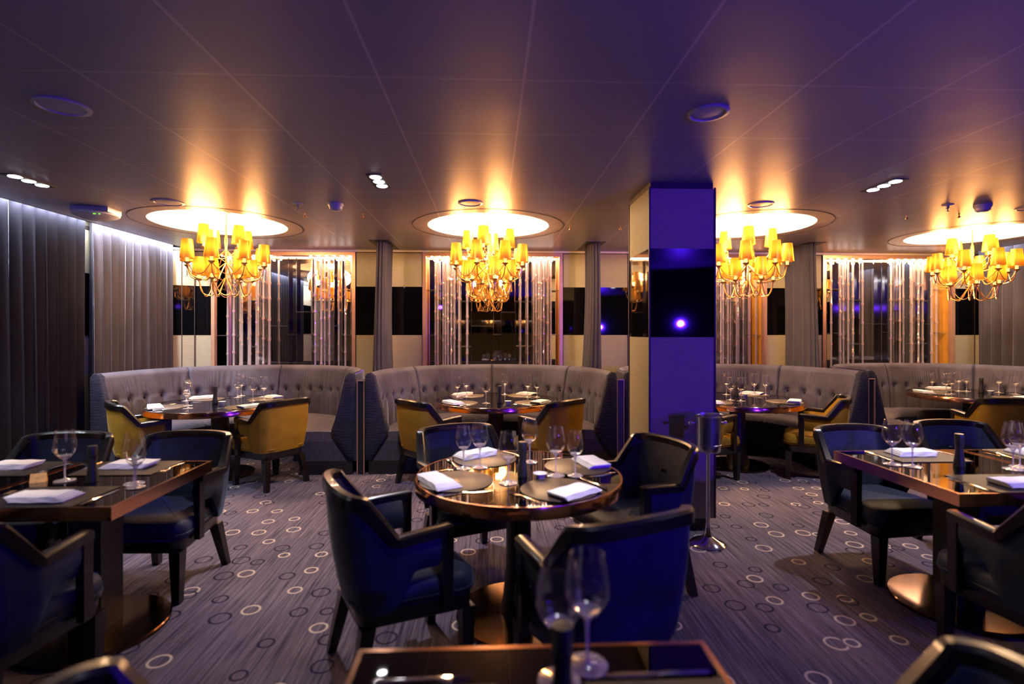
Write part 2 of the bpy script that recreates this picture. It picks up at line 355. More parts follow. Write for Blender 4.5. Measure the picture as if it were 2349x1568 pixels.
# walls: beige panels with a black glass band
Z1, Z2, ZT = 1.415, 2.062, 2.515
TR = [10]
def trim_name(): TR[0] += 1; return 'trim_%d' % TR[0]
def panel_wall(side, p, q, thick=0.03, seams=(), top=CH):
    p, q = Vector(p), Vector(q); L = (q - p).length; c = (p + q) / 2; a = math.atan2(q.y - p.y, q.x - p.x)
    b = B(); b.box((c.x, c.y, Z1 / 2), (L, thick, Z1), a); b.box((c.x, c.y, (Z2 + ZT) / 2), (L, thick, ZT - Z2), a); tag(b.build('wall_' + side, M['beige'], smooth=0), kind='structure')
    b = B(); b.box((c.x, c.y, (Z1 + Z2) / 2), (L, thick + 0.006, Z2 - Z1), a); tag(b.build(trim_name(), M['blackglass'], smooth=0), kind='structure')
    b = B(); b.box((c.x, c.y, (ZT + top) / 2), (L, thick + 0.02, top - ZT), a)
    for t in (0, *seams, 1):
        s_ = p + (q - p) * t; b.box((s_.x, s_.y, ZT / 2), (0.008, thick + 0.014, ZT), a)
    tag(b.build(trim_name(), M['dark'], smooth=0), kind='structure')
NI = [(-3.68, -1.80), (-0.91, 0.98), (1.88, 3.81), (4.60, 6.50)]
NPX = [(487, 817), (970, 1290), (1441, 1757), (1885, 2197)]
gaps = [(-3.90, -3.68), (-1.80, -0.91), (0.98, 1.88), (3.81, 4.60), (6.50, 6.80)]
for (x0, x1) in gaps: panel_wall('back', (x0, BY), (x1, BY))
panel_wall('back', (-4.14, 6.86), (-3.90, BY - 0.02), seams=(0.5,))
b = B(); b.bx(-4.3, -3.66, BY + 0.03, BY + 0.4, 0, 2.8)
for (x0, x1) in NI: b.bx(x0 - 0.02, x1 + 0.02, BY + 0.03, BY + 0.4, 0, 0.60); b.bx(x0 - .02, x1 + .02, BY + 0.24, BY + 0.4, 0.60, 2.8)
tag(b.build('wall_back', M['dark'], smooth=0), kind='structure')
b = B(); b.bx(-4.25, -4.2, -12, 6.95, 0, 2.7); tag(b.build('wall_left', M['beige'], smooth=0), kind='structure')
panel_wall('left', (-4.185, 2.0), (-4.185, 6.9), seams=(0.35, 0.70))
b = B(); b.bx(6.82, 6.88, -12, 7.1, 0, 2.7); tag(b.build('wall_right', M['beige'], smooth=0), kind='structure')
panel_wall('right', (6.805, 2.0), (6.805, 7.0), seams=(0.4, 0.8))
b = B(); b.bx(-4.1, 6.8, BY - 0.035, BY + 0.012, 2.524, CH); tag(b.build(trim_name(), M['dome'], smooth=0), kind='structure')  # pale band added to imitate the lit cove above the wall
# far wall behind the camera, seen only in the mirrors
panel_wall('rear', (-4.2, -11.9), (6.8, -11.9), seams=(0.12, 0.3, 0.42, 0.6, 0.75, 0.9))
b = B(); b.bx(-4.3, 6.9, -12.1, -12, 0, 2.8); tag(b.build('wall_rear', M['dark'], smooth=0), kind='structure')

# pillar
pil = bpy.data.objects.new('pillar', None); C.objects.link(pil); tag(pil, kind='structure'); pil.location = (1.4025, 4.015, 0)
PX, PYY = 0.2425, 0.275
b = B(); b.bx(-PX + .03, PX - .03, -PYY + .03, PYY - .03, 0, 0.09); b.bx(-PX + .01, PX - .01, -PYY + .01, PYY - .01, 2.50, CH)
for sx in (-1, 1):
    for sy in (-1, 1): b.box((sx * PX, sy * PYY, 1.3), (0.012, 0.012, 2.42))
tag(b.build('pillar_trim', M['dark'], pil, smooth=0), kind='structure')
b = B(); b.bx(-PX, PX, -PYY, PYY, 0.088, Z1); b.bx(-PX, PX, -PYY, PYY, Z2, 2.50); tag(b.build('pillar_cladding', M['beige'], pil, smooth=0), kind='structure')
b = B(); b.bx(-PX - .002, PX + .002, -PYY - .002, PYY + .002, Z1, Z2); tag(b.build('pillar_glass_band', M['blackglass'], pil, smooth=0), kind='structure')

# ---------------------------------------------------------------- mirrored niches
WHERE = ['behind the far left booth', 'behind the centre booth', 'just right of the pillar', 'behind the far right booth']
FINS = [1027, 1046, 1080, 1132, 1150, 1184, 1236, 1253]
SHELF = [(975, 1027, 664), (975, 1027, 769), (1027, 1046, 718), (1046, 1080, 690), (1046, 1080, 795), (1080, 1132, 747), (1132, 1150, 767), (1150, 1184, 715), (1184, 1236, 690), (1184, 1236, 794), (1236, 1253, 747), (1253, 1286, 664), (1253, 1286, 768)]
RODS = [[514.6, 532.7, 543.8, 552, 563, 570.6, 580.8, 589, 597, 614.5, 717.7, 735, 740, 753.8, 773, 790.8, 806.5],
        [997, 1003.5, 1015, 1020.7, 1026, 1034, 1041, 1052, 1070, 1194, 1210, 1224.5, 1230, 1237, 1241, 1248.5, 1257, 1265],
        [1647, 1656, 1665, 1672.5, 1682, 1692, 1699.5, 1708, 1726.6, 1737.5],
        [1917, 1933, 1946, 1952, 1969, 1986, 2060, 2075, 2090, 2103, 2107.6, 2119, 2136, 2150.6, 2169]]
def rod_mesh(L, seed):
    rnd = random.Random(seed); b = B(); prof = [(0.0135, 0)]; z = 0; b.mi = 0; joints = []
    while True:
        z2 = z - rnd.uniform(0.20, 0.34)
        if z2 < -L + 0.05: break
        joints.append(z2); z = z2
    prof = [(0.002, 0.0), (0.0135, 0.0)]
    for j in joints: prof += [(0.0125, j + 0.022), (0.0165, j + 0.014), (0.0165, j - 0.014), (0.0125, j - 0.022)]
    prof += [(0.0125, -L), (0.002, -L)]
    b.lathe(prof, 8, cap=False); o = b
    b.mi = 1
    for j in joints: b.lathe([(0.0172, j + 0.009), (0.0176, j), (0.0172, j - 0.009)], 8, cap=False)
    return b
rod_protos = []
ORDW = ['leftmost', 'second from left', 'third from left', 'fourth from left', 'fifth from left', 'sixth from left', 'seventh from left', 'eighth from left', 'ninth from left', 'tenth from left', 'eleventh from left']
for i, (x0, x1) in enumerate(NI):
    xm = (x0 + x1) / 2; a0, a1 = NPX[i]; pm_ = (a0 + a1) / 2; sc = (x1 - x0) / (a1 - a0)
    disp = thing('mirrored_niche', 'copper framed mirror niche with glass shelves ' + WHERE[i], 'mirror', (xm, BY, 0.62), 0, 'mirror niches along the back wall')
    h = (x1 - x0) / 2; top = 2.52 - 0.62
    b = B()
    b.bx(-h, -h + 0.045, -0.035, 0.03, 0, top); b.bx(h - 0.045, h, -0.035, 0.03, 0, top); b.bx(-h + .045, h - .045, -0.035, 0.03, top - 0.045, top)
    b.build('frame', M['copperframe'], disp, 0)
    b = B(); b.bx(-h, -h + 0.02, 0.03, 0.19, 0, top); b.bx(h - 0.02, h, 0.03, 0.19, 0, top); b.bx(-h + .02, h - .02, 0.03, 0.19, top - 0.02, top); b.build('side_lining', M['goldwood'], disp, 0)
    b = B(); b.bx(-h + .02, h - .02, 0.19, 0.20, 0, top - .02); tag(b.build('mirror_pane', M['mirror'], disp, 0), 'silvered mirror glass')
    # mirror coordinates measured in the centre niche
    for fx in FINS:
        X = (fx - 1131) / 170.0 * (h / 0.945)
        b = B(); b.box((X, 0.155, top / 2 - .02), (0.012, 0.07, top - 0.06)); b.build('divider', M['chrome'], disp, 0)
    for (s0, s1, yy) in SHELF:
        X0 = max(-h + .02, (s0 - 1131) / 170.0 * (h / 0.945)); X1 = min(h - .02, (s1 - 1131) / 170.0 * (h / 0.945)); z = 1.45 + (762 - yy) / 170.0 - 0.62
        if i == 3: z += 0.03
        b = B(); b.bx(X0 + .006, X1 - .006, 0.06, 0.19, z - 0.006, z + 0.006); b.build('shelf', M['shelfglass'], disp, 0)
    light('niche_fill', 'AREA', (xm, BY + 0.10, 2.488), 46, (1.0, 0.64, 0.42), (xm, BY + 0.10, 0), shape='RECTANGLE', size=2 * h - 0.06, size_y=0.10)  # unseen area light added in place of the small bulbs' own light
    # crystal rods and the lamp rail above them
    for side in (0, 1):
        rods = [p for p in RODS[i] if (p > pm_) == bool(side)] if i != 2 else ([p for p in RODS[i]] if side else [])
        if not rods: continue
        X = [(p - pm_) * sc for p in rods]
        xa, xb = min(X) - 0.06, max(X) + 0.06; xa = max(xa, -h + .05); xb = min(xb, h - .05)
        rail = thing('lamp_rail', 'row of small bulbs at the top %s of the mirror %s' % ('right' if side else 'left', WHERE[i]), 'light', (xm + (xa + xb) / 2, BY + 0.07, 2.475), 0, 'bulb rows over the crystal rods')
        hw = (xb - xa) / 2
        b = B(); b.bx(-hw, hw, -0.055, -0.035, 0.012, 0.024); b.bx(-hw, hw, 0.035, 0.055, -0.012, 0.0); b.build('rail', M['brass'], rail, 0)
        k = 0; x = -hw + 0.02
        proto = None
        while x < hw:
            yy, zz = (-0.045, -0.006) if k % 2 == 0 else (0.045, -0.03)
            if proto is None:
                bb = B(); bb.ball((0, 0, 0), 0.016, 10, 6); proto = bb.build('bulb', M['minibulb'], rail); o = proto
            else: o = proto.copy(); C.objects.link(o); o.parent = rail
            o.location = (x, yy, zz); x += 0.053; k += 1
        pass
        order = sorted(range(len(X)), key=lambda q: X[q])
        for k, x in enumerate(X):
            yy = BY + (0.035 if k % 2 else 0.085)
            if len(rod_protos) < 5:
                o = rod_mesh(1.78, 50 + len(rod_protos)).build('crystal_rod', [M['rod'], M['rodknot']]); rod_protos.append(o)
            else:
                o = rod_protos[(k * 3 + i + side) % 5].copy(); C.objects.link(o)
            o.location = (xm + x, yy, 2.46); sclx = random.uniform(0.85, 1.15); o.scale = (sclx, sclx, 1.0); o.rotation_euler = (0, 0, random.uniform(0, 3))
            if len(rods) and k % 1 == 0:
                tag(o, 'crystal rod, %s of the %s bunch, mirror %s' % (ORDW[order.index(k)], 'right' if side else 'left', WHERE[i]), 'crystal rod', 'crystal rods %s, %s bunch' % (WHERE[i], 'right' if side else 'left'))

# ---------------------------------------------------------------- curtains
def curtain(p, q, z0, z1, n, amp, m, label, spread=0.0, group=None, seed=1, flare=0.0):
    rnd = random.Random(seed); p, q = Vector(p), Vector(q); d = (q - p); L = d.length; d.normalize(); nn = Vector((-d.y, d.x))
    U, V = n * 14, 22; ph = [rnd.uniform(0, 6.28) for _ in range(8)]; b = B(); loops = []
    c0 = (p + q) / 2
    for i in range(V + 1):
        v = i / V; z = z0 + (z1 - z0) * v; row = []
        low = (1 - v)
        for j in range(U + 1):
            u = j / U; wob = 0.25 * math.sin(u * 9 + ph[0] + low * 1.3) + 0.2 * math.sin(u * 17 + ph[1]) * low
            a = 2 * PI * n * u + wob + low * 0.5 * math.sin(u * 5 + ph[2])
            s = math.sin(a); amp_ = amp * (0.75 + 0.25 * math.sin(u * 13 + ph[3])) * (0.8 + 0.35 * low)
            off = amp_ * (s + 0.22 * math.sin(2 * a + ph[4])) + low * 0.3 * amp * math.sin(u * 7 + ph[5])
            al = (u - 0.5) * L * (1 + spread * low) + 0.35 * amp_ * math.sin(2 * a)
            row.append((al, off * (1 + flare * low), z))
        loops.append(row)
    pts = [[(c0.x + d.x * a + nn.x * o, c0.y + d.y * a + nn.y * o, z) for a, o, z in r] for r in loops]
    T = 0.012
    back = [[(x + nn.x * -T, y + nn.y * -T, z) for x, y, z in r] for r in pts]
    full = [f + bk[::-1] for f, bk in zip(pts, back)]
    b.loft(full, cap=True); o = b.build('curtain', m, smooth=60)
    return tag(o, label, 'curtain', group)
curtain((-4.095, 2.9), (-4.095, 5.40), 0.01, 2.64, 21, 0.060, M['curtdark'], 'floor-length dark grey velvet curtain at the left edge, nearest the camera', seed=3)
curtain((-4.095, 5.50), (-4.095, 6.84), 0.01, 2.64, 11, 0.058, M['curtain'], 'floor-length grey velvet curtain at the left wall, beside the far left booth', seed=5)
curtain((6.70, 4.6), (6.70, 6.86), 0.01, 2.64, 16, 0.036, M['curtain'], 'floor-length grey curtain at the right wall, beside the far right booth', seed=8)
def drape(cx, cyy, rx, ry, n, label, seed):
    rnd = random.Random(seed); ph = [rnd.uniform(0, 6.28) for _ in range(6)]; b = B(); loops = []
    K, V = n * 12, 24
    for i in range(V + 1):
        v = i / V; z = 0.03 + (2.55 - 0.03) * v; low = 1 - v; f = 0.80 + 0.42 * low - 0.10 * math.sin(PI * min(1, low * 1.6)); row = []
        sway = 0.02 * math.sin(low * 3 + ph[3])
        for j in range(K):
            a = 2 * PI * j / K; s_ = math.sin(n * a + ph[0] + 0.8 * math.sin(2 * a + ph[1]) + low * 0.9 * math.sin(a + ph[2]))
            q = 1 + 0.20 * s_ * (0.7 + 0.5 * low) + 0.05 * math.sin(2 * n * a + ph[4])
            row.append((cx + sway + rx * f * q * math.cos(a), cyy + ry * (1 + 0.12 * s_ * rx / ry) * (0.9 + 0.1 * f) * math.copysign(abs(math.sin(a)) ** 0.8, math.sin(a)) , z))
        loops.append(row)
    b.loft(loops); return tag(b.build('curtain', M['curtain'], smooth=70), label, 'curtain')
drape(-1.325, 6.56, 0.085, 0.27, 13, 'gathered grey velvet drape hanging between the far left and centre booths', 11)
drape(1.28, 6.56, 0.085, 0.27, 13, 'gathered grey velvet drape hanging just left of the pillar', 12)
drape(3.98, 6.50, 0.085, 0.31, 14, 'gathered grey velvet drape hanging between the pillar and the far right booth', 13)
for i, (x, y) in enumerate([(-1.33, 6.58), (1.28, 6.58), (3.98, 6.53)]):
    b = B(); b.box((x, y, CH - 0.002), (0.24, 0.74 if i == 2 else 0.68, 0.006)); tag(b.build('trim_%d' % (40 + i), M['black'], smooth=0), kind='structure')

# ---------------------------------------------------------------- chandeliers
def make_chandelier():
    root = thing('chandelier', '', 'chandelier', (0, 0, 0), 0, 'brass chandeliers with gold shades')
    H = 2.70  # root origin at the ceiling dome, local z negative below
    b = B(); b.lathe([(0.07, 0.0), (0.07, -0.02), (0.02, -0.045), (0.008, -0.06), (0.008, -0.25), (0.016, -0.28), (0.02, -0.33), (0.012, -0.40), (0.010, -0.72), (0.022, -0.76), (0.012, -0.80), (0.004, -0.83)], 14); b.build('stem', M['brass'], root)
    tiers = [(4, 0.25, 2.33 - H, PI / 4 + 0.2), (8, 0.415, 2.165 - H, 0.12), (6, 0.27, 2.02 - H, 0.45)]
    arm0 = []; first = {}
    for ti, (n, R, zb, a0) in enumerate(tiers):
        zc = zb - 0.035; low = zc - (0.15, 0.155, 0.165)[ti]
        # arm mesh in local +X direction
        pts = []
        P0 = (0.014, 0, (-0.42, -0.55, -0.70)[ti]); ctrl = [P0, (0.10 * R / .27, 0, low + 0.06), (R * 0.55, 0, low), (R * 0.9, 0, low + 0.035), (R, 0, zc)]
        cp = [Vector(c) for c in [ctrl[0]] + ctrl + [ctrl[-1]]]
        for k in range(1, len(cp) - 2):
            for t in [q / 6 for q in range(6)]:
                p0, p1, p2, p3 = cp[k - 1], cp[k], cp[k + 1], cp[k + 2]
                pts.append(0.5 * ((2 * p1) + (-p0 + p2) * t + (2 * p0 - 5 * p1 + 4 * p2 - p3) * t * t + (-p0 + 3 * p1 - 3 * p2 + p3) * t ** 3))
        pts.append(cp[-1])
        b = B(); b.tube(pts, 0.006, 6)
        # swag wire to the neighbouring cup
        da = 2 * PI / n; sw = []
        for q in range(11):
            t = q / 10; ax = R * (1 - t) + R * math.cos(da) * t; ay = R * math.sin(da) * t
            sw.append((ax, ay, zc - (0.12 + 0.05 * (ti == 2)) * (1 - (2 * t - 1) ** 2)))
        b.tube(sw, 0.0045, 5); am = b
        b2 = B(); b2.lathe([(0.004, -0.03), (0.012, -0.02), (0.034, -0.004), (0.036, 0.0), (0.01, 0.002)], 12, (R, 0, zc))
        b3 = B(); b3.lathe([(0.016, 0), (0.016, 0.055)], 10, (R, 0, zc))
        b4 = B(); b4.lathe([(0.0745, 0.0), (0.054, 0.182)], 20, (R, 0, zb), cap=False)
        b5 = B(); b5.ball((R, 0, zb + 0.075), 0.017, 8, 6, 1.8)
        pr = None
        for k in range(n):
            if pr is None:
                A = am.build('arm', M['brass'], root); cu = b2.build('cup', M['brass'], A); ca = b3.build('candle_sleeve', M['candle'], A)
                sh = b4.build('lamp_shade', M['shade'], root, 80); bu = b5.build('bulb', M['bulb'], sh); pr = (A, cu, ca, sh, bu)
                objs = pr
            else:
                A = pr[0].copy(); cu = pr[1].copy(); ca = pr[2].copy(); sh = pr[3].copy(); bu = pr[4].copy()
                for o in (A, cu, ca, sh, bu): C.objects.link(o)
                A.parent = root; cu.parent = A; ca.parent = A; sh.parent = root; bu.parent = sh
            a = a0 + k * 2 * PI / n; A.rotation_euler = (0, 0, a); sh.rotation_euler = (0, 0, a)
            light('bulb_light', 'POINT', (R * math.cos(a), R * math.sin(a), zb + 0.09), K_BULB * (1.0 if ti else 1.0), WARM, parent=root, shadow_soft_size=0.02)
    return root
CN = ['brass chandelier with gold shades over the far left booth table', 'brass chandelier with gold shades over the centre booth table', 'brass chandelier with gold shades just right of the pillar', 'brass chandelier with gold shades at the right edge of the room']
chp = make_chandelier(); CH_OBJ = []
for i, (cx, cyy) in enumerate(CHAN):
    o = place(chp, USED, (cx + (0.05, 0, 0, 0)[i], cyy, 2.70), (0.0, 0.35, 0.15, 0.5)[i], CN[i]); o.scale = (0.875, 0.875, 1.0)
    for q in range(3):
        a = 0.4 + i * 0.5 + q * 2 * PI / 3
        light('chandelier_glow', 'POINT', (cx + 0.26 * math.cos(a), cyy + 0.26 * math.sin(a), 2.37), K_GLOW / 3, (1.0, 0.43, 0.13), shadow_soft_size=0.13)

# ---------------------------------------------------------------- banquettes
AX, BYY, NE = 1.30, 1.34, 2.25
def arc_pts(n, d=0.0):
    """points along the booth outline from left front to right front; returns (pos, inward normal, arclength)"""
    base = [(-AX, -0.12)]
    raw = []
    for i in range(241):
        t = PI - PI * i / 240; c, s = math.cos(t), math.sin(t)
        raw.append(Vector((AX * math.copysign(abs(c) ** (2 / NE), c), BYY * abs(s) ** (2 / NE))))
    raw = [Vector((-AX, -0.14))] + raw + [Vector((AX, -0.14))]
    cum = [0]
    for i in range(1, len(raw)): cum.append(cum[-1] + (raw[i] - raw[i - 1]).length)
    L = cum[-1]; out = []; k = 0
    for i in range(n + 1):
        s = L * i / n
        while k < len(cum) - 2 and cum[k + 1] < s: k += 1
        f = (s - cum[k]) / max(1e-9, cum[k + 1] - cum[k]); p = raw[k].lerp(raw[k + 1], min(1, f))
        out.append((p, s))
    res = []
    for i, (p, s) in enumerate(out):
        t = (out[min(i + 1, n)][0] - out[max(i - 1, 0)][0]).normalized(); nrm = Vector((t.y, -t.x))
        res.append((p, nrm, s))
    return res, L
def inset_loop(P, d):
    # inward offset with smoothing so the tight corners do not fold over
    q = []
    for (p, nrm, s) in P:
        c = Vector((0, 0)); x = p + nrm * d; q.append(x)
    # remove fold: shrink an ellipse-like path instead for large d
    return q
def off_curve(s_frac, d):
    a, bb = AX - d, BYY - d
    # s_frac in 0..1 along outer arc, mapped through the outer parametrisation
    return a, bb
NB = 480
PB, LB = arc_pts(NB)
def booth_point(i, d):
    p, nrm, s = PB[i]
    # scale about the focus line for deep offsets: x by (AX-d)/AX, y by (BYY-d)/BYY
    y = p.y * (BYY - d) / BYY if p.y > 0 else p.y
    return (p.x * (AX - d) / AX, y)
def make_booth():
    root = thing('banquette', '', 'banquette', (0, 0, 0), 0, 'curved grey banquettes along the back wall')
    def sweep(i0, i1, prof, step=4, close=True):
        loops = []
        for i in range(i0, i1 + 1, step):
            loops.append([(*booth_point(i, d), z) for d, z in prof])
        return loops
    b = B(); b.loft(sweep(0, NB, [(0.03, 0.0), (0.03, 0.14), (0.56, 0.14), (0.56, 0.0)])); b.build('plinth', M['black'], root)
    b = B(); b.loft(sweep(0, NB, [(0.02, 0.14), (0.02, 0.335), (0.62, 0.335), (0.62, 0.14)])); b.build('base', M['greybase'], root)
    b = B(); b.loft(sweep(0, NB, [(0.0, 0.14), (0.0, 1.02), (0.055, 1.02), (0.055, 0.14)])); b.build('back_shell', M['greyvelvet'], root)
    cuts = [0, 122, 240, 358, 480]
    nbtn = 6
    for k in range(4):
        i0, i1 = cuts[k], cuts[k + 1]
        # seat cushion
        g0 = 1 if k else 0; loops = []
        idx = list(range(i0, i1 + 1, 2))
        for q, i in enumerate(idx):
            e = min(q, len(idx) - 1 - q); ed = max(0.0, 1 - e / 4.0); dz = 0.018 * ed * ed; sh = 0.012 * ed * ed
            prof = [(0.12, 0.337), (0.12, 0.43), (0.22, 0.452 - dz), (0.35, 0.458 - dz), (0.48, 0.456 - dz), (0.58, 0.446 - dz), (0.63, 0.425 - dz), (0.648 - sh, 0.395), (0.64 - sh, 0.355), (0.625 - sh, 0.337)]
            loops.append([(*booth_point(i, d), z) for d, z in prof])
        b = B(); b.loft(loops); b.build('seat_cushion', M['greyseat'], root)
        # tufted back cushion
        nb = nbtn - (1 if k in (0, 3) else 0); s0, s1 = PB[i0][2], PB[i1][2]; Lk = s1 - s0
        bt = [s0 + Lk * (j + 0.5) / nb for j in range(nb)]; zb_ = 0.735
        rnd = random.Random(20 + k); ph = [rnd.uniform(0, 6.28) for _ in range(6)]
        loops = []; rows = 30
        for q, i in enumerate(range(i0, i1 + 1)):
            s = PB[i][2]; e = min(q, (i1 - i0) - q) * Lk / (i1 - i0); ed = max(0.0, 1 - e / 0.03)
            nearest = min(bt, key=lambda x: abs(x - s)); ds = s - nearest; half = Lk / nb / 2
            row = [(0.05, 0.44), (0.05, 1.00)]
            for r in range(rows + 1):
                v = r / rows; z = 1.035 - v * (1.035 - 0.43)
                d = 0.085 + 0.085 * v + 0.03 * math.sin(PI * v)
                if v < 0.08: d -= 0.05 * (1 - v / 0.08) ** 2
                dzb = z - zb_
                dd = math.exp(-(ds * ds) / 0.0014 - dzb * dzb / 0.0014) * 0.040
                if dzb < 0:   # seams below the buttons
                    dd += 0.020 * math.exp(-(ds * ds) / 0.00035) * min(1, -dzb / 0.05 + 0.3)
                    d += 0.012 * math.cos(ds / half * PI / 2) * 0 + 0.010 * (1 - math.exp(-((abs(ds)) / (half * 0.6)) ** 2)) * 1.0
                    dd += 0.0
                else:         # fine gathers fanning out from the seams above the buttons
                    fan = s * (1 - 0.25 * dzb) ; g = 0.0085 * math.sin(s * 145 + ph[0] + 7 * math.sin(s * 11 + ph[1]) + dzb * 9 * math.sin(s * 5 + ph[2])) * math.sin(PI * min(1, dzb / 0.24)) * (0.5 + 0.5 * math.sin(s * 7 + ph[3]))
                    d += g
                    dd += 0.006 * math.exp(-(ds * ds) / 0.002) * math.exp(-dzb / 0.06)
                row.append((d - dd - 0.03 * ed * ed, z))
            loops.append([(*booth_point(i, d), z) for d, z in row])
        b = B(); b.loft(loops); bc = b.build('back_cushion', M['greyvelvet'], root, 75)
        bp = None
        for s in bt:
            i = min(range(NB + 1), key=lambda q: abs(PB[q][2] - s)); d = 0.085 + 0.085 * 0.5 + 0.03 - 0.034
            x, y = booth_point(i, d)
            if bp is None: bb = B(); bb.ball((0, 0, 0), 0.011, 10, 6); bp = bb.build('button', M['greydark'], bc); o = bp
            else: o = bp.copy(); C.objects.link(o); o.parent = bc
            o.location = (x, y, zb_)
    # ruched end pads, facing the room
    for sgn in (-1, 1):
        out = [(0.0, 0.15), (0.0, 1.0), (0.015, 1.03), (0.05, 1.04), (0.095, 1.0), (0.20, 0.56), (0.235, 0.46), (0.225, 0.40), (0.06, 0.15)]
        cx_, cz_ = 0.09, 0.6
        def ring(f, y): return [(sgn * (AX - (cx_ + (d - cx_) * f)), y, cz_ + (z - cz_) * f) for d, z in out]
        loops = [ring(1.0, -0.10), ring(1.0, -0.165), ring(0.93, -0.18), ring(0.6, -0.185)]
        b = B(); b.loft(loops); b.build('end_pad', M['greydark'], root, 50)
    return root
bp = make_booth()
BO = [(-2.68, 5.50), (0.02, 5.50), (2.70, 5.50), (5.36, 5.64)]
BLAB = ['tufted grey velvet banquette curving around the far left table', 'tufted grey velvet banquette curving around the centre table', 'tufted grey velvet banquette partly hidden by the pillar', 'tufted grey velvet banquette at the right edge of the room']
for i, (x, y) in enumerate(BO):
    o = place(bp, USED, (x, y, 0), 0, BLAB[i])
    o.scale = ((1.0, 0.995, 1.0, 0.965)[i], 0.99 if i < 3 else 0.94, 1.0)
for i, x in enumerate([-1.325, 1.357, 4.055]):
    t = thing('booth_divider', 'narrow dark upright divider %s' % ('between the far left and centre booths', 'between the centre booth and the pillar', 'between the two right-hand booths')[i], 'divider', (x, 5.5, 0), 0, 'dark dividers between booths')
    b = B(); b.bx(-0.03, 0.03, -0.13, 0.70, 0, 0.95); b.build('panel', M['black'], t, 0)
    b = B(); b.bx(-0.038, -0.030, -0.145, -0.13, 0, 0.96); b.bx(0.030, 0.038, -0.145, -0.13, 0, 0.96); b.bx(-0.030, 0.030, -0.145, -0.13, 0.951, 0.96); b.build('edge_trim', M['copperframe'], t, 0)

# ---------------------------------------------------------------- tables
def round_table(name_lab, x, y, R, base_r, col_r):
    t = thing('round_table', name_lab, 'table', (x, y, 0), 0)
    b = B(); b.lathe([(0.001, 0.675), (R - 0.03, 0.675), (R - 0.012, 0.725), (0.001, 0.725)], 72, cap=False); b.build('tabletop', M['tabletop'], t, 30)
    b = B(); b.lathe([(R - 0.012, 0.668), (R, 0.672), (R, 0.722), (R - 0.003, 0.7265), (R - 0.012, 0.7265)], 96, cap=False); tag(b.build('edge_band', M['copper'], t, 50), 'polished copper edge band')
    b = B(); b.lathe([(col_r * 1.5, 0.02), (col_r * 1.25, 0.10), (col_r, 0.25), (col_r * 0.95, 0.66), (col_r * 1.1, 0.675)], 28); b.build('column', M['black'], t)
    b = B(); b.lathe([(base_r - .004, 0.0), (base_r, 0.004), (base_r, 0.018), (base_r - 0.004, 0.022), (0.001, 0.023)], 72, cap=False); tag(b.build('base_disc', [M['copperbase']], t, 40), 'round copper base plate')
    return t
M['copperbase'] = pm('dark_copper', (0.17, 0.095, 0.05), 0.12, 1.0, noise=0.15, nscale=5)
def square_table(lab, x0, x1, y0, y1, base=True):
    cx, cy_ = (x0 + x1) / 2, (y0 + y1) / 2; hx, hy = (x1 - x0) / 2, (y1 - y0) / 2
    t = thing('square_table', lab, 'table', (cx, cy_, 0), 0)
    e = 0.012
    b = B(); b.bx(-hx + e, hx - e, -hy + e, hy - e, 0.672, 0.7245); b.build('tabletop', M['tabletop'], t, 0)
    b = B()
    for (a, c, d, f) in ((-hx, hx, -hy, -hy + e), (-hx, hx, hy - e, hy), (-hx, -hx + e, -hy + e, hy - e), (hx - e, hx, -hy + e, hy - e)): b.bx(a, c, d, f, 0.668, 0.726)
    tag(b.build('edge_band', M['copper'], t, 0), 'polished copper edge band')
    b = B(); b.box((0, 0, 0.345), (0.15, 0.15, 0.65)); b.box((0, 0, 0.665), (0.4, 0.4, 0.014)); b.build('column', M['black'], t, 0)
    b = B(); R = 0.31; b.lathe([(R - .004, 0.0), (R, 0.004), (R, 0.018), (R - 0.004, 0.022), (0.001, 0.023)], 72, cap=False); tag(b.build('base_disc', M['copperbase'], t, 40), 'round copper base plate')
    return t
TB = {}
TB['far left booth table'] = (-2.76, 5.42, 0.66)
TB['centre booth table'] = (0.06, 5.60, 0.655)
TB['booth table right of the pillar'] = (2.69, 5.55, 0.66)
TB['far right booth table'] = (5.68, 5.90, 0.62)
TB['round table in the middle'] = (0.145, 2.66, 0.525)
for k, (x, y, R) in TB.items():
    round_table('round black glass table with copper rim, the ' + k, x, y, R, 0.32, 0.065 if R < .55 else 0.085)['group'] = 'round copper-rimmed tables'
square_table('square black glass table at the left edge of the room', -2.98, -2.28, 2.22, 3.0)
square_table('square black glass table left of the middle, thick copper edge', -2.265, -1.572, 2.22, 3.0)
square_table('square black glass table on the right with glowing reflections', 2.10, 2.885, 2.24, 3.09)
square_table('square black glass table at the right edge of the room', 2.90, 3.65, 2.24, 3.09)
square_table('square black glass table at the bottom edge, nearest the camera', -0.30, 0.50, 0.46, 1.20)

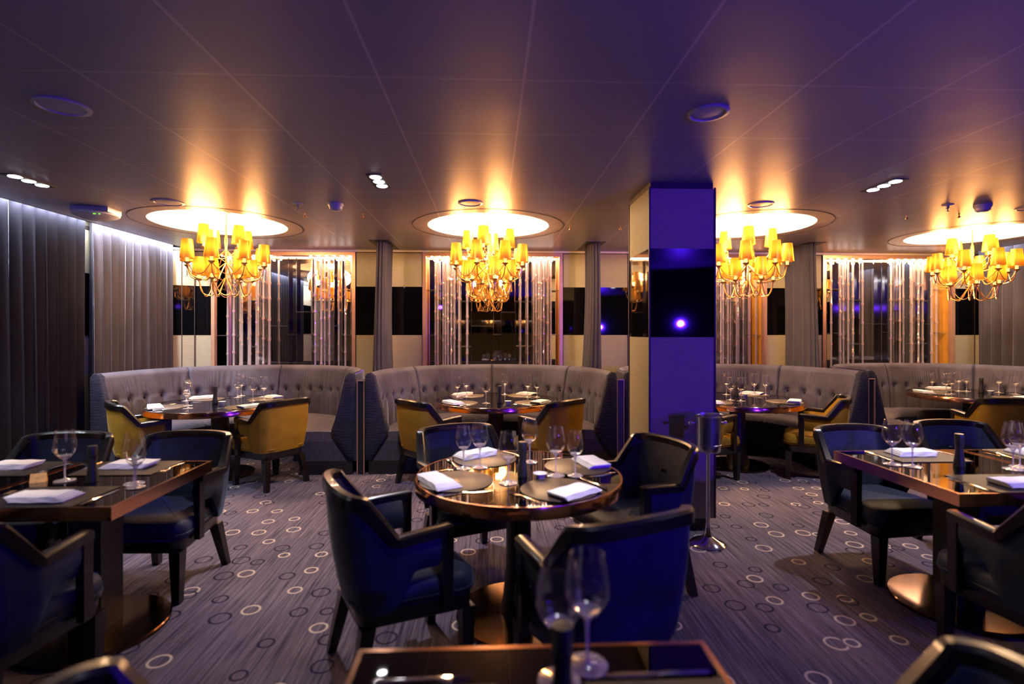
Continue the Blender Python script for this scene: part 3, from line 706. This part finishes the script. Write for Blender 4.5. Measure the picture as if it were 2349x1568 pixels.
# ---------------------------------------------------------------- chairs
def crs(P, n):
    P = [Vector(p) for p in P]; Q = [P[0]] + P + [P[-1]]; out = []
    for k in range(1, len(Q) - 2):
        for i in range(n):
            t = i / n; p0, p1, p2, p3 = Q[k - 1:k + 3]
            out.append(0.5 * ((2 * p1) + (-p0 + p2) * t + (2 * p0 - 5 * p1 + 4 * p2 - p3) * t * t + (-p0 + 3 * p1 - 3 * p2 + p3) * t ** 3))
    out.append(P[-1]); return out
def make_chair(name, cloth, cat_label):
    root = thing(name, cat_label, 'chair', (0, 0, 0))
    W = M['wood']
    half = [(0.262, 0.125, 0.643), (0.268, 0.0, 0.638), (0.270, -0.095, 0.632)]
    diag = [(0.245, -0.245, 0.778)]
    back = crs([(0.247, -0.225, 0.790), (0.205, -0.268, 0.797), (0.11, -0.292, 0.803), (0.0, -0.298, 0.805)], 5)
    right = [Vector(p) for p in half] + [Vector((0.2705, -0.106, 0.636))] + [Vector((0.2485, -0.214, 0.776))] + back
    path = right + [Vector((-p.x, p.y, p.z)) for p in reversed(right[:-1])]
    # rail: rectangular section, wide horizontally
    b = B(); loops = []; n = len(path)
    for i, p in enumerate(path):
        t = (path[min(i + 1, n - 1)] - path[max(i - 1, 0)]).normalized()
        h = Vector((t.y, -t.x, 0));
        if h.length < 1e-4: h = Vector((1, 0, 0))
        h.normalize(); v = h.cross(t).normalized()
        if v.z < 0: v = -v
        if h.dot(Vector((p.x, p.y + 0.05, 0))) < 0: h = -h
        wd, th = 0.023, 0.026
        if abs(p.x) > 0.255: wd = 0.029; th = 0.020
        loops.append([tuple(p + h * a + v * c) for a, c in ((wd, th * .6), (wd * .6, th), (-wd * .6, th), (-wd, th * .6), (-wd, -th), (wd, -th))])
    b.loft(loops); b.build('top_rail', W, root, 35)
    # posts
    for s in (-1, 1):
        b = B(); b.box((s * 0.262, 0.112, 0.480), (0.036, 0.048, 0.35), 0, (0.9, 0.9)); b.build('arm_post', W, root, 0)
    # upholstered shell following the rail
    def bottom(p):
        y = p.y; k = min(1, max(0, (-0.02 - y) / 0.12)); zb = 0.495 * (1 - k) + 0.345 * k
        sx = 0.93 - 0.02 * k; yy = y * (1 - 0.12 * k) + 0.02 * k
        return Vector((p.x * sx, yy, zb))
    dense = []
    for i in range(len(path) - 1):
        m = max(1, int((path[i + 1] - path[i]).length / 0.02))
        for j in range(m): dense.append(path[i].lerp(path[i + 1], j / m))
    dense.append(path[-1]); dense = [p for p in dense if p.y < 0.095]
    loops = []; n = len(dense)
    for i, p in enumerate(dense):
        t = dense[min(i + 1, n - 1)] - dense[max(i - 1, 0)]; h = Vector((t.y, -t.x, 0)).normalized()
        if h.dot(Vector((p.x, p.y + 0.05, 0))) < 0: h = -h
        tp = p + Vector((0, 0, -0.016)); bt = bottom(p); lp = []
        K = 7
        for k in range(K + 1):
            f = k / K; q = tp.lerp(bt, f); bul = 0.012 * math.sin(PI * f); lp.append(q + h * (0.008 + bul))
        for k in range(K + 1):
            f = 1 - k / K; q = tp.lerp(bt, f); bul = 0.020 * math.sin(PI * f) + 0.006; lp.append(q - h * (0.024 + bul))
        loops.append([tuple(q) for q in lp])
    b = B(); b.loft(loops); sh = b.build('back_shell', cloth, root, 50)
    bb = B(); bb.ball((0, -0.222, 0.645), 0.011, 10, 6); bb.build('button', cloth, sh)
    # seat cushion: rounded trapezoid
    def outline(inset, z, dz=0):
        pts = []
        for (cx_, cy_, a0) in ((0.225, 0.235, 0), (-0.225, 0.235, 90), (-0.185, -0.215, 180), (0.185, -0.215, 270)):
            r = 0.05
            for q in range(6):
                a = math.radians(a0 + q * 18); sx = cx_ - math.copysign(r, cx_); sy = cy_ - math.copysign(r, cy_)
                pts.append((sx + (r + 0.028 - inset) * math.cos(a), sy + (r + 0.028 - inset) * math.sin(a), z))
        return pts
    b = B(); b.loft([outline(0.012, 0.342), outline(0.0, 0.352), outline(-0.004, 0.385), outline(0.0, 0.415), outline(0.010, 0.432), outline(0.03, 0.443), outline(0.08, 0.452)]); sc_ = b.build('seat_cushion', cloth, root, 50)
    b = B(); b.tube([Vector(p) for p in outline(-0.004, 0.372)] + [Vector(outline(-0.004, 0.372)[0])], 0.004, 6); b.build('piping', cloth, sc_)
    b = B(); b.loft([outline(0.02, 0.275), outline(0.012, 0.288), outline(0.008, 0.341)]); b.build('seat_frame', W, root, 40)
    def leg(p0, p1, a, c):
        bb = B(); l = []
        for p, s in ((p0, a), (p1, c)):
            l.append([(p[0] - s, p[1] - s, p[2]), (p[0] + s, p[1] - s, p[2]), (p[0] + s, p[1] + s, p[2]), (p[0] - s, p[1] + s, p[2])])
        bb.loft(l); return bb
    for s in (-1, 1):
        leg((s * 0.212, 0.222, 0.0), (s * 0.212, 0.222, 0.28), 0.020, 0.030).build('leg', W, root, 0)
        leg((s * 0.215, -0.255, 0.0), (s * 0.182, -0.195, 0.28), 0.019, 0.029).build('leg', W, root, 0)
    return root
blue_c = make_chair('dining_chair', M['blue'], '')
yel_c = make_chair('dining_chair', M['yellow'], '')
def chair(proto, x, y, fx, fy, label, group):
    return place(proto, USED, (x, y, 0), math.atan2(-fx, fy), label, group)
GB, GY = 'navy velvet chairs at the foreground tables', 'mustard velvet chairs at the booth tables'
chair(yel_c, -3.20, 4.99, .745, .667, 'mustard velvet armchair at the left front of the far left booth table', GY)
chair(yel_c, -2.12, 5.10, -.84, .54, 'mustard velvet armchair at the right front of the far left booth table', GY)
chair(yel_c, -0.56, 5.05, .74, .67, 'mustard velvet armchair at the left front of the centre booth table', GY)
chair(yel_c, 0.56, 5.02, -.68, .73, 'mustard velvet armchair at the right front of the centre booth table', GY)
chair(yel_c, 2.12, 5.08, .87, .48, 'mustard velvet armchair half hidden behind the pillar', GY)
chair(yel_c, 3.25, 5.09, -.86, .51, 'mustard velvet armchair to the right of the booth table by the pillar', GY)
chair(yel_c, 5.00, 4.98, .20, .98, 'mustard velvet armchair at the right edge, in front of the far right booth', GY)
chair(blue_c, -0.40, 2.33, .88, .46, 'navy velvet armchair at the left front of the round middle table, brown-gleaming rail', GB)
chair(blue_c, -0.14, 3.27, .40, -.92, 'navy velvet armchair behind the round middle table, back lit pale blue', GB)
chair(blue_c, 0.80, 2.92, -.92, -.38, 'navy velvet armchair between the round middle table and the pillar', GB)
chair(blue_c, 0.41, 2.00, -.38, .92, 'navy velvet armchair with its back to the camera at the round middle table', GB)
chair(blue_c, -2.60, 3.08, 0, -1, 'navy velvet armchair behind the leftmost square table', GB)
chair(blue_c, -1.88, 3.08, -.03, -1, 'navy velvet armchair behind the left square table with the thick copper edge', GB)
chair(blue_c, -1.88, 2.03, .03, 1, 'navy velvet armchair in front of the left square table with the thick copper edge', GB)
chair(blue_c, -2.66, 2.05, 0, 1, 'dark navy armchair at the left edge, in front of the leftmost square table', GB)
chair(blue_c, 2.42, 3.13, .10, -1, 'navy velvet armchair behind the right square table, nearest the aisle', GB)
chair(blue_c, 3.22, 3.28, 0, -1, 'navy velvet armchair behind the square table at the right edge', GB)
chair(blue_c, 2.32, 2.10, .02, 1, 'navy velvet armchair in front of the right square table, seat lit pale blue', GB)
chair(blue_c, 0.72, 0.80, -1, .05, 'dark armchair at the bottom right corner, right of the nearest table', GB)
chair(blue_c, -0.50, 0.80, 1, .05, 'dark armchair at the bottom left, left of the nearest table', GB)

# ---------------------------------------------------------------- table settings
def make_glass(H, R):
    root = thing('wine_glass', '', 'wine glass', (0, 0, 0))
    hs = H * 0.42
    b = B(); prof = [(0.004, hs)]; hb = H - hs
    for f, r in ((0.03, .25), (0.10, .52), (0.22, .80), (0.36, .98), (0.46, 1.0), (0.62, .96), (0.80, .86), (1.0, .74)): prof.append((R * r, hs + hb * f))
    b.lathe(prof, 24, cap=False); b.build('bowl', M['bowl'], root, 80)
    b = B(); b.lathe([(0.004, hs + hb * 0.06), (R * 0.62, hs + hb * 0.15), (R * 0.55, hs + hb * 0.10), (R * 0.2, hs + hb * .015), (0.005, hs - 0.014), (0.0036, hs * 0.6), (0.0036, hs * .15), (0.007, 0.012), (0.02, 0.006)], 14); b.build('stem', M['solid'], root, 60)  # cup-shaped top added as the bright highlight in the bowl bottom
    b = B(); b.lathe([(R * 0.92, 0.0), (R * 0.93, 0.0025), (0.02, 0.0055), (0.004, 0.008)], 24); b.build('foot', M['solid'], root, 60)
    b = B(); b.lathe([(R * .74, H - 0.001), (R * .74 + 0.0012, H), (R * .74, H + 0.001), (R * .74 - 0.0012, H)], 24, cap=False); b.build('rim', M['bowl'], root, 60)
    return root
gl_big = make_glass(0.245, 0.048); gl_small = make_glass(0.225, 0.042)
def napkin_mesh():
    b = B(); random.seed(3)
    for k in range(4):
        z = 0.002 + 0.0062 * k; ox = -0.009 * k; w_, d_ = 0.112 - 0.002 * k, 0.062 - 0.0015 * k
        loops = []
        for i in range(13):
            x = -w_ + 2 * w_ * i / 12; wv = 0.0012 * math.sin(i * 1.1 + k)
            loops.append([(x + ox, -d_, z - .001 + wv), (x + ox, -d_ - 0.003, z + .002 + wv), (x + ox, -d_, z + 0.0042 + wv), (x + ox, -d_ * .3, z + 0.0052 + wv), (x + ox, d_ * .5, z + 0.0050 + wv), (x + ox, d_ - .004 * k, z + 0.0040 + wv), (x + ox, d_ - .004 * k, z - .001 + wv)])
        b.loft(loops)
    return b
nap = napkin_mesh().build('napkin', M['napkin'], None, 60)
def knife_mesh():
    b = B(); b.loft([[(w_, y, h), (0, y, h * 2), (-w_, y, h), (0, y, 0.0)] for w_, y, h in ((0.002, -0.115, .003), (0.0085, -0.105, .004), (0.007, -0.05, .0035), (0.005, -0.01, .003), (0.0065, 0.0, .002), (0.0085, 0.03, .0012), (0.009, 0.08, .001), (0.003, 0.115, .0008))]); return b
def fork_mesh():
    b = B(); b.loft([[(w_, y, z + h), (0, y, z + h * 1.8), (-w_, y, z + h), (0, y, z)] for w_, y, z, h in ((0.003, -0.105, 0, .002), (0.0085, -0.09, 0, .003), (0.0045, -0.02, 0.002, .0025), (0.003, 0.025, 0.004, .002), (0.011, 0.05, 0.001, .0015), (0.0125, 0.06, 0.0, .0015))])
    for k in range(4):
        x = -0.0105 + 0.007 * k; b.tube([(x, 0.058, 0.0015), (x, 0.08, 0.0015), (x, 0.102, 0.005)], [0.0015, 0.0013, 0.0007], 5)
    return b
knife = knife_mesh().build('knife', M['silver'], None, 50); fork = fork_mesh().build('fork', M['silver'], None, 50)
def make_mat_round():
    r = thing('placemat', '', 'placemat'); b = B(); b.lathe([(0.001, 0.0), (0.176, 0.0), (0.178, 0.0015), (0.176, 0.003), (0.001, 0.003)], 56, cap=False); b.build('pad', M['mat'], r, 40)
    emblem(r, 0.0); return r
def emblem(r, yy):
    b = B()
    for k in range(6): b.bx(-0.026 + k * 0.009, -0.021 + k * 0.009, yy - 0.003, yy + 0.008, 0.0031, 0.0034)
    b.bx(-0.03, 0.03, yy - 0.009, yy - 0.0075, 0.0031, 0.0034); tag(b.build('gold_emblem', M['goldink'], r, 0), 'tiny gold printed mark')
def make_mat_square():
    r = thing('placemat', '', 'placemat'); b = B(); b.bx(-0.205, 0.205, -0.145, 0.145, 0, 0.003); b.build('pad', M['matdark'], r, 0)
    emblem(r, 0.03); return r
M['matdark'] = pm('black_leather_placemat', (0.012, 0.011, 0.013), 0.55, spec=0.25, noise=0.12, nscale=30, bump=0.15, bscale=150)
matr, mats = make_mat_round(), make_mat_square()
def make_mill():
    r = thing('pepper_mill', '', 'pepper mill'); b = B(); b.lathe([(0.001, 0), (0.026, 0), (0.027, 0.01), (0.019, 0.07), (0.017, 0.095), (0.020, 0.12)], 20, cap=False); b.build('body', M['black'], r)
    b = B(); b.lathe([(0.020, 0.122), (0.0205, 0.125), (0.0215, 0.17), (0.020, 0.175), (0.001, 0.176)], 20, cap=False); b.build('cap', M['black'], r); return r
def make_dish():
    b = B(); b.lathe([(0.001, 0.002), (0.02, 0.0), (0.022, 0.004), (0.034, 0.024), (0.036, 0.025), (0.033, 0.022), (0.02, 0.008), (0.001, 0.007)], 24, cap=False); o = b.build('salt_dish', M['porcelain']); return tag(o, '', 'dish')
def make_card():
    b = B(); b.loft([[(-0.03, -0.022, 0), (-0.03, 0.022, 0), (-0.03, 0.0, 0.042)], [(0.03, -0.022, 0), (0.03, 0.022, 0), (0.03, 0.0, 0.042)]]); o = b.build('tent_card', M['card'], None, 0); return tag(o, '', 'card')
mill, dish, card = make_mill(), make_dish(), make_card()
for o, c_ in ((nap, 'napkin'), (knife, 'knife'), (fork, 'fork')): o['category'] = c_
TZ = 0.7268
def setting(tname, x, y, a, seat, rnd=True, napoff=0.09, napa=0.0, n2=None):
    """a = direction (radians) from the diner towards the table centre; local +y points to the centre"""
    rz = a - PI / 2; cs, sn = math.cos(rz), math.sin(rz)
    def L(u, v): return (x + u * cs - v * sn, y + u * sn + v * cs)
    z = TZ if rnd else 0.7258
    place(matr if rnd else mats, USED, (x, y, z), rz, '%s placemat at the %s of the %s' % ('round brown leather' if rnd else 'rectangular black leather', seat, tname), 'placemats')
    p = L(0.02, -napoff); place(nap, USED, (*p, z + 0.0034), rz + napa, 'folded white napkin at the %s of the %s' % (seat, tname), 'napkins')
    du = 0.20 if rnd else 0.225
    p = L(du, -0.01); place(knife, USED, (*p, z), rz - (0.12 if rnd else 0), 'silver knife at the %s of the %s' % (seat, tname), 'cutlery')
    p = L(-du, -0.01); place(fork, USED, (*p, z), rz + (0.12 if rnd else 0), 'silver fork at the %s of the %s' % (seat, tname), 'cutlery')
def angle_to(x, y, cx, cy_): return math.atan2(cy_ - y, cx - x)
ORD = ['leftmost', 'second from the left', 'third from the left', 'fourth from the left', 'fifth from the left', 'sixth from the left', 'rightmost']
def glasses(tname, pts, small=()):
    order = sorted(range(len(pts)), key=lambda i: math.atan2(pts[i][0], pts[i][1]))
    for r, i in enumerate(order):
        nm = 'rightmost' if r == len(pts) - 1 else ORD[r]
        place(gl_small if i in small else gl_big, USED, (*pts[i], TZ), random.uniform(0, 3), 'empty stemmed wine glass on the %s, %s' % (tname, nm), 'wine glasses')
# middle round table
T = 'round table in the middle'; cx, cy_, R = TB[T]
for (x, y, seat) in [(-0.165, 2.535, 'left front'), (0.315, 2.38, 'right front'), (-0.03, 2.965, 'left back'), (0.470, 2.785, 'right back')]:
    setting(T, x, y, angle_to(x, y, cx, cy_), seat, napa={'left front': 0.15, 'right front': 0.12, 'left back': 0.1, 'right back': -0.1}[seat])
glasses(T, [(-0.143, 2.765), (-0.056, 2.79), (0.086, 2.492), (0.219, 2.889), (0.33, 2.61), (0.428, 2.605)], small=(0, 5))
# booth tables
def ring_settings(T, seats):
    cx, cy_, R = TB[T]
    for (dx, dy, seat) in seats:
        l = math.hypot(dx, dy); r = R - 0.205; x, y = cx + dx / l * r, cy_ + dy / l * r
        setting(T, x, y, angle_to(x, y, cx, cy_), seat)
Q4 = [(-.42, -.30, 'left front'), (.42, -.30, 'right front'), (-.40, .42, 'left back'), (.40, .42, 'right back')]
ring_settings('far left booth table', Q4); ring_settings('centre booth table', Q4); ring_settings('booth table right of the pillar', Q4)
ring_settings('far right booth table', [(-.45, .1, 'left side'), (.05, .45, 'back'), (.1, -.45, 'front')])
glasses('far left booth table', [(-3.20, 5.60), (-2.87, 5.05), (-2.98, 5.24), (-2.80, 5.87), (-2.83, 6.02), (-2.50, 5.57), (-2.43, 5.67)], small=(0, 3))
glasses('centre booth table', [(-0.367, 5.80), (-0.267, 5.82), (-0.044, 5.299), (0.167, 6.03), (0.415, 5.76), (0.517, 5.75)], small=(0, 5))
glasses('booth table right of the pillar', [(2.74, 5.92), (2.56, 5.43), (2.64, 5.36), (3.05, 5.88), (3.17, 5.85)], small=(4,))
glasses('far right booth table', [(5.43, 6.16), (5.28, 5.80), (5.40, 5.86), (5.74, 6.13), (5.83, 6.12), (6.10, 5.98), (6.12, 5.80)], small=(0,))
for T, x, y in [('round table in the middle', 0.162, 2.60), ('far left booth table', -2.80, 5.40), ('centre booth table', 0.095, 5.32), ('booth table right of the pillar', 2.80, 5.80), ('far right booth table', 5.90, 6.0)]:
    place(mill, USED, (x, y, TZ), 0, 'black waisted pepper mill on the ' + T, 'pepper mills')
    place(dish, USED, (x + 0.085, y - 0.03, TZ), 0, 'small white salt dish beside the mill on the ' + T, 'salt dishes')
# square tables
TQ = 'leftmost square table'; setting(TQ, -2.55, 2.86, -PI / 2, 'back', False, 0.03); setting(TQ, -2.60, 2.37, PI / 2, 'front', False, 0.03)
TQ = 'left square table'; setting(TQ, -1.93, 2.85, -PI / 2, 'back', False, 0.03); setting(TQ, -1.94, 2.365, PI / 2, 'front', False, 0.03)
place(mill, USED, (-1.93, 2.60, 0.7255), 0, 'black waisted pepper mill on the left square table', 'pepper mills')
place(card, USED, (-2.19, 2.61, 0.7255), 0.5, 'amber tent card on the left square table', 'tent cards')
glasses('left square table', [(-2.075, 2.62), (-1.701, 2.552), (-1.655, 2.494)], small=(2,))
glasses('leftmost square table', [(-2.52, 2.60), (-2.74, 2.62)])
TQ = 'right square table'; setting(TQ, 2.50, 2.94, -PI / 2, 'back', False, 0.03); setting(TQ, 2.50, 2.39, PI / 2, 'front', False, 0.03)
place(mill, USED, (2.54, 2.71, 0.7255), 0, 'black waisted pepper mill on the right square table', 'pepper mills')
glasses('right square table', [(2.202, 2.758), (2.277, 2.709), (2.76, 2.63), (2.84, 2.67)])
TQ = 'square table at the right edge'; setting(TQ, 3.25, 2.94, -PI / 2, 'back', False, 0.03); setting(TQ, 3.25, 2.39, PI / 2, 'front', False, 0.03)
place(card, USED, (2.99, 2.70, 0.7255), 0.2, 'amber tent card on the square table at the right edge', 'tent cards')
glasses('square table at the right edge', [(3.05, 2.62), (3.15, 2.66)])
TQ = 'nearest table at the bottom'
setting(TQ, 0.10 + 0.24, 0.86, PI, 'right side', False, 0.03)
setting(TQ, -0.13, 0.86, 0, 'left side', False, 0.03)
glasses(TQ, [(0.142, 1.07), (0.210, 1.12)])
place(mill, USED, (0.135, 0.97, 0.7255), 0, 'black waisted pepper mill on the nearest table at the bottom', 'pepper mills')

# ---------------------------------------------------------------- wine cooler on its stand
t = thing('wine_cooler', 'polished steel ice bucket on a tall stand in front of the pillar', 'ice bucket', (1.49, 3.50, 0))
b = B(); b.lathe([(0.001, 0.0), (0.118, 0.0), (0.12, 0.006), (0.10, 0.022), (0.06, 0.038), (0.03, 0.055), (0.021, 0.09), (0.014, 0.16), (0.0125, 0.30), (0.0125, 0.62), (0.02, 0.635), (0.001, 0.636)], 36, cap=False); b.build('stand', M['chrome'], t)
b = B(); b.lathe([(0.001, 0.637), (0.078, 0.637), (0.084, 0.645), (0.085, 0.68), (0.088, 0.683), (0.088, 0.688), (0.085, 0.69), (0.088, 0.875), (0.098, 0.885), (0.098, 0.890), (0.090, 0.888), (0.080, 0.70), (0.001, 0.69)], 40, cap=False); b.build('bucket', M['steel'], t)
for s in (-1, 1):
    b = B(); b.tube([(s * 0.088, 0, 0.83), (s * 0.115, 0, 0.83)], 0.006, 8); b.ball((s * 0.122, 0, 0.83), 0.014, 12, 8); b.build('handle', M['chrome'], t)

# ---------------------------------------------------------------- ceiling fittings
def speaker(x, y, r, lab):
    t = thing('ceiling_speaker', lab, 'speaker', (x, y, CH)); b = B(); b.lathe([(r, 0.0), (r, -0.006), (r * .86, -0.010), (r * .84, -0.004)], 40, cap=False); b.build('ring', M['white'], t)
    b = B(); b.lathe([(r * .84, -0.004), (r * .4, -0.007), (0.001, -0.008)], 40, cap=False); b.build('grille', M['white'], t)
speaker(-2.08, 2.61, 0.115, 'round recessed ceiling speaker at the upper left'); speaker(1.09, 2.555, 0.10, 'round recessed ceiling speaker above the front of the pillar')
speaker(-2.72, 4.50, 0.12, 'round recessed ceiling speaker in front of the far left chandelier'); speaker(-0.17, 4.42, 0.105, 'round recessed ceiling speaker in front of the centre chandelier')
speaker(2.32, 4.36, 0.105, 'round recessed ceiling speaker in front of the chandelier by the pillar'); speaker(4.76, 4.38, 0.105, 'round recessed ceiling speaker at the right edge')
DL = ['above the left curtains', 'left of the centre chandelier', 'towards the right edge']
for i, (x, y) in enumerate(DOWN):
    if i > 2: lab = 'triple white downlight overhead, %s' % ['over the left square tables', 'over the nearest table', 'over the right square table'][i - 3]
    else: lab = 'lit triple white downlight in the ceiling, ' + DL[i]
    t = thing('triple_downlight', lab, 'downlight', (x, y, CH), (0.0, 0.0, 0.0)[i % 3], 'triple downlights')
    b = B(); b.bx(-0.055, 0.055, -0.17, 0.17, -0.006, -0.001); b.build('plate', M['black'], t, 0)
    for k in (-1, 0, 1):
        b = B(); b.lathe([(0.001, -0.009), (0.036, -0.009), (0.040, -0.0065)], 20, (0, k * 0.11, 0), cap=False); b.build('lamp', M['downglow'], t)
t = thing('wifi_unit', 'white ceiling access point with two green lights, over the left curtains', 'access point', (-3.50, 4.76, CH), 0.1)
b = B(); b.box((0, 0, -0.022), (0.30, 0.20, 0.044)); b.build('mount', M['white'], t, 0)
b = B(); b.lathe([(0.001, -0.10), (0.10, -0.095), (0.17, -0.065), (0.175, -0.052), (0.15, -0.045)], 32, cap=False); b.build('cover', M['white'], t)
b = B(); b.box((0.075, -0.152, -0.078), (0.02, 0.004, 0.006)); b.box((0.105, -0.136, -0.075), (0.012, 0.004, 0.006)); b.build('status_light', M['green'], t, 0)
def smoke(x, y, lab):
    t = thing('smoke_detector', lab, 'smoke detector', (x, y, CH)); b = B(); b.lathe([(0.065, 0), (0.065, -0.012), (0.06, -0.022), (0.055, -0.03)], 28, cap=False); b.build('base', M['white'], t)
    b = B(); b.lathe([(0.055, -0.03), (0.052, -0.048), (0.035, -0.06), (0.001, -0.062)], 28, cap=False); b.build('sensor_cap', M['white'], t)
smoke(-1.323, 4.50, 'white smoke detector between the far left and centre chandeliers'); smoke(4.25, 4.31, 'smoke detector in front of the right-edge chandelier')
def sprinkler(x, y, lab):
    t = thing('sprinkler', lab, 'sprinkler', (x, y, CH)); b = B(); b.lathe([(0.045, 0), (0.042, -0.006), (0.015, -0.010)], 20, cap=False); b.build('escutcheon', M['white'], t)
    b = B(); b.lathe([(0.013, -0.008), (0.013, -0.03), (0.006, -0.034), (0.006, -0.055), (0.014, -0.057), (0.014, -0.060), (0.001, -0.061)], 14, cap=False); b.build('nozzle', M['steel'], t)
sprinkler(-1.647, 4.51, 'fire sprinkler beside the smoke detector on the left'); sprinkler(3.945, 4.32, 'fire sprinkler beside the smoke detector on the right')
pg = None
for (x, y, lab) in [(-1.711, 4.87, 'tiny brass ceiling hook nearest the far left chandelier'), (-1.184, 4.866, 'tiny brass ceiling hook left of the centre chandelier'), (0.828, 5.357, 'tiny brass ceiling hook right of the centre chandelier'), (1.348, 5.335, 'tiny brass ceiling hook just left of the pillar'), (3.916, 4.726, 'tiny brass ceiling hook right of the chandelier by the pillar'), (4.344, 4.636, 'tiny brass ceiling hook nearest the right-edge chandelier')]:
    if pg is None: b = B(); b.lathe([(0.011, 0), (0.005, -0.006), (0.005, -0.02), (0.013, -0.028), (0.013, -0.036), (0.001, -0.042)], 14, cap=False); pg = b.build('ceiling_hook', M['brass']); tag(pg, '', 'hook')
    place(pg, USED, (x, y, CH), 0, lab, 'small ceiling hooks')
# stage lights behind the camera (their lenses show as blue glints in glass and mirrors)
for i, (x, y, z, tx, ty, tz, p, sz) in enumerate(STAGE):
    d = (Vector((tx, ty, tz)) - Vector((x, y, z))).normalized(); t = thing('stage_light', 'blue stage light %s' % ['right of the camera, turned on the pillar', 'right behind the camera, turned on the ceiling', 'behind the camera, turned on the middle table', 'left behind the camera'][i], 'stage light', (x, y, z)); t.rotation_euler = d.to_track_quat('-Z', 'Y').to_euler()
    b = B(); b.lathe([(0.07, -0.03), (0.075, 0.03), (0.07, 0.14), (0.03, 0.20), (0.001, 0.205)], 20, cap=False); b.build('housing', M['black'], t)
    b = B(); b.lathe([(0.052, 0.035), (0.001, 0.03)], 20, cap=False); b.lathe([(0.068, -0.028), (0.052, 0.035)], 20, cap=False); b.build('lens', M['bluelens'], t)
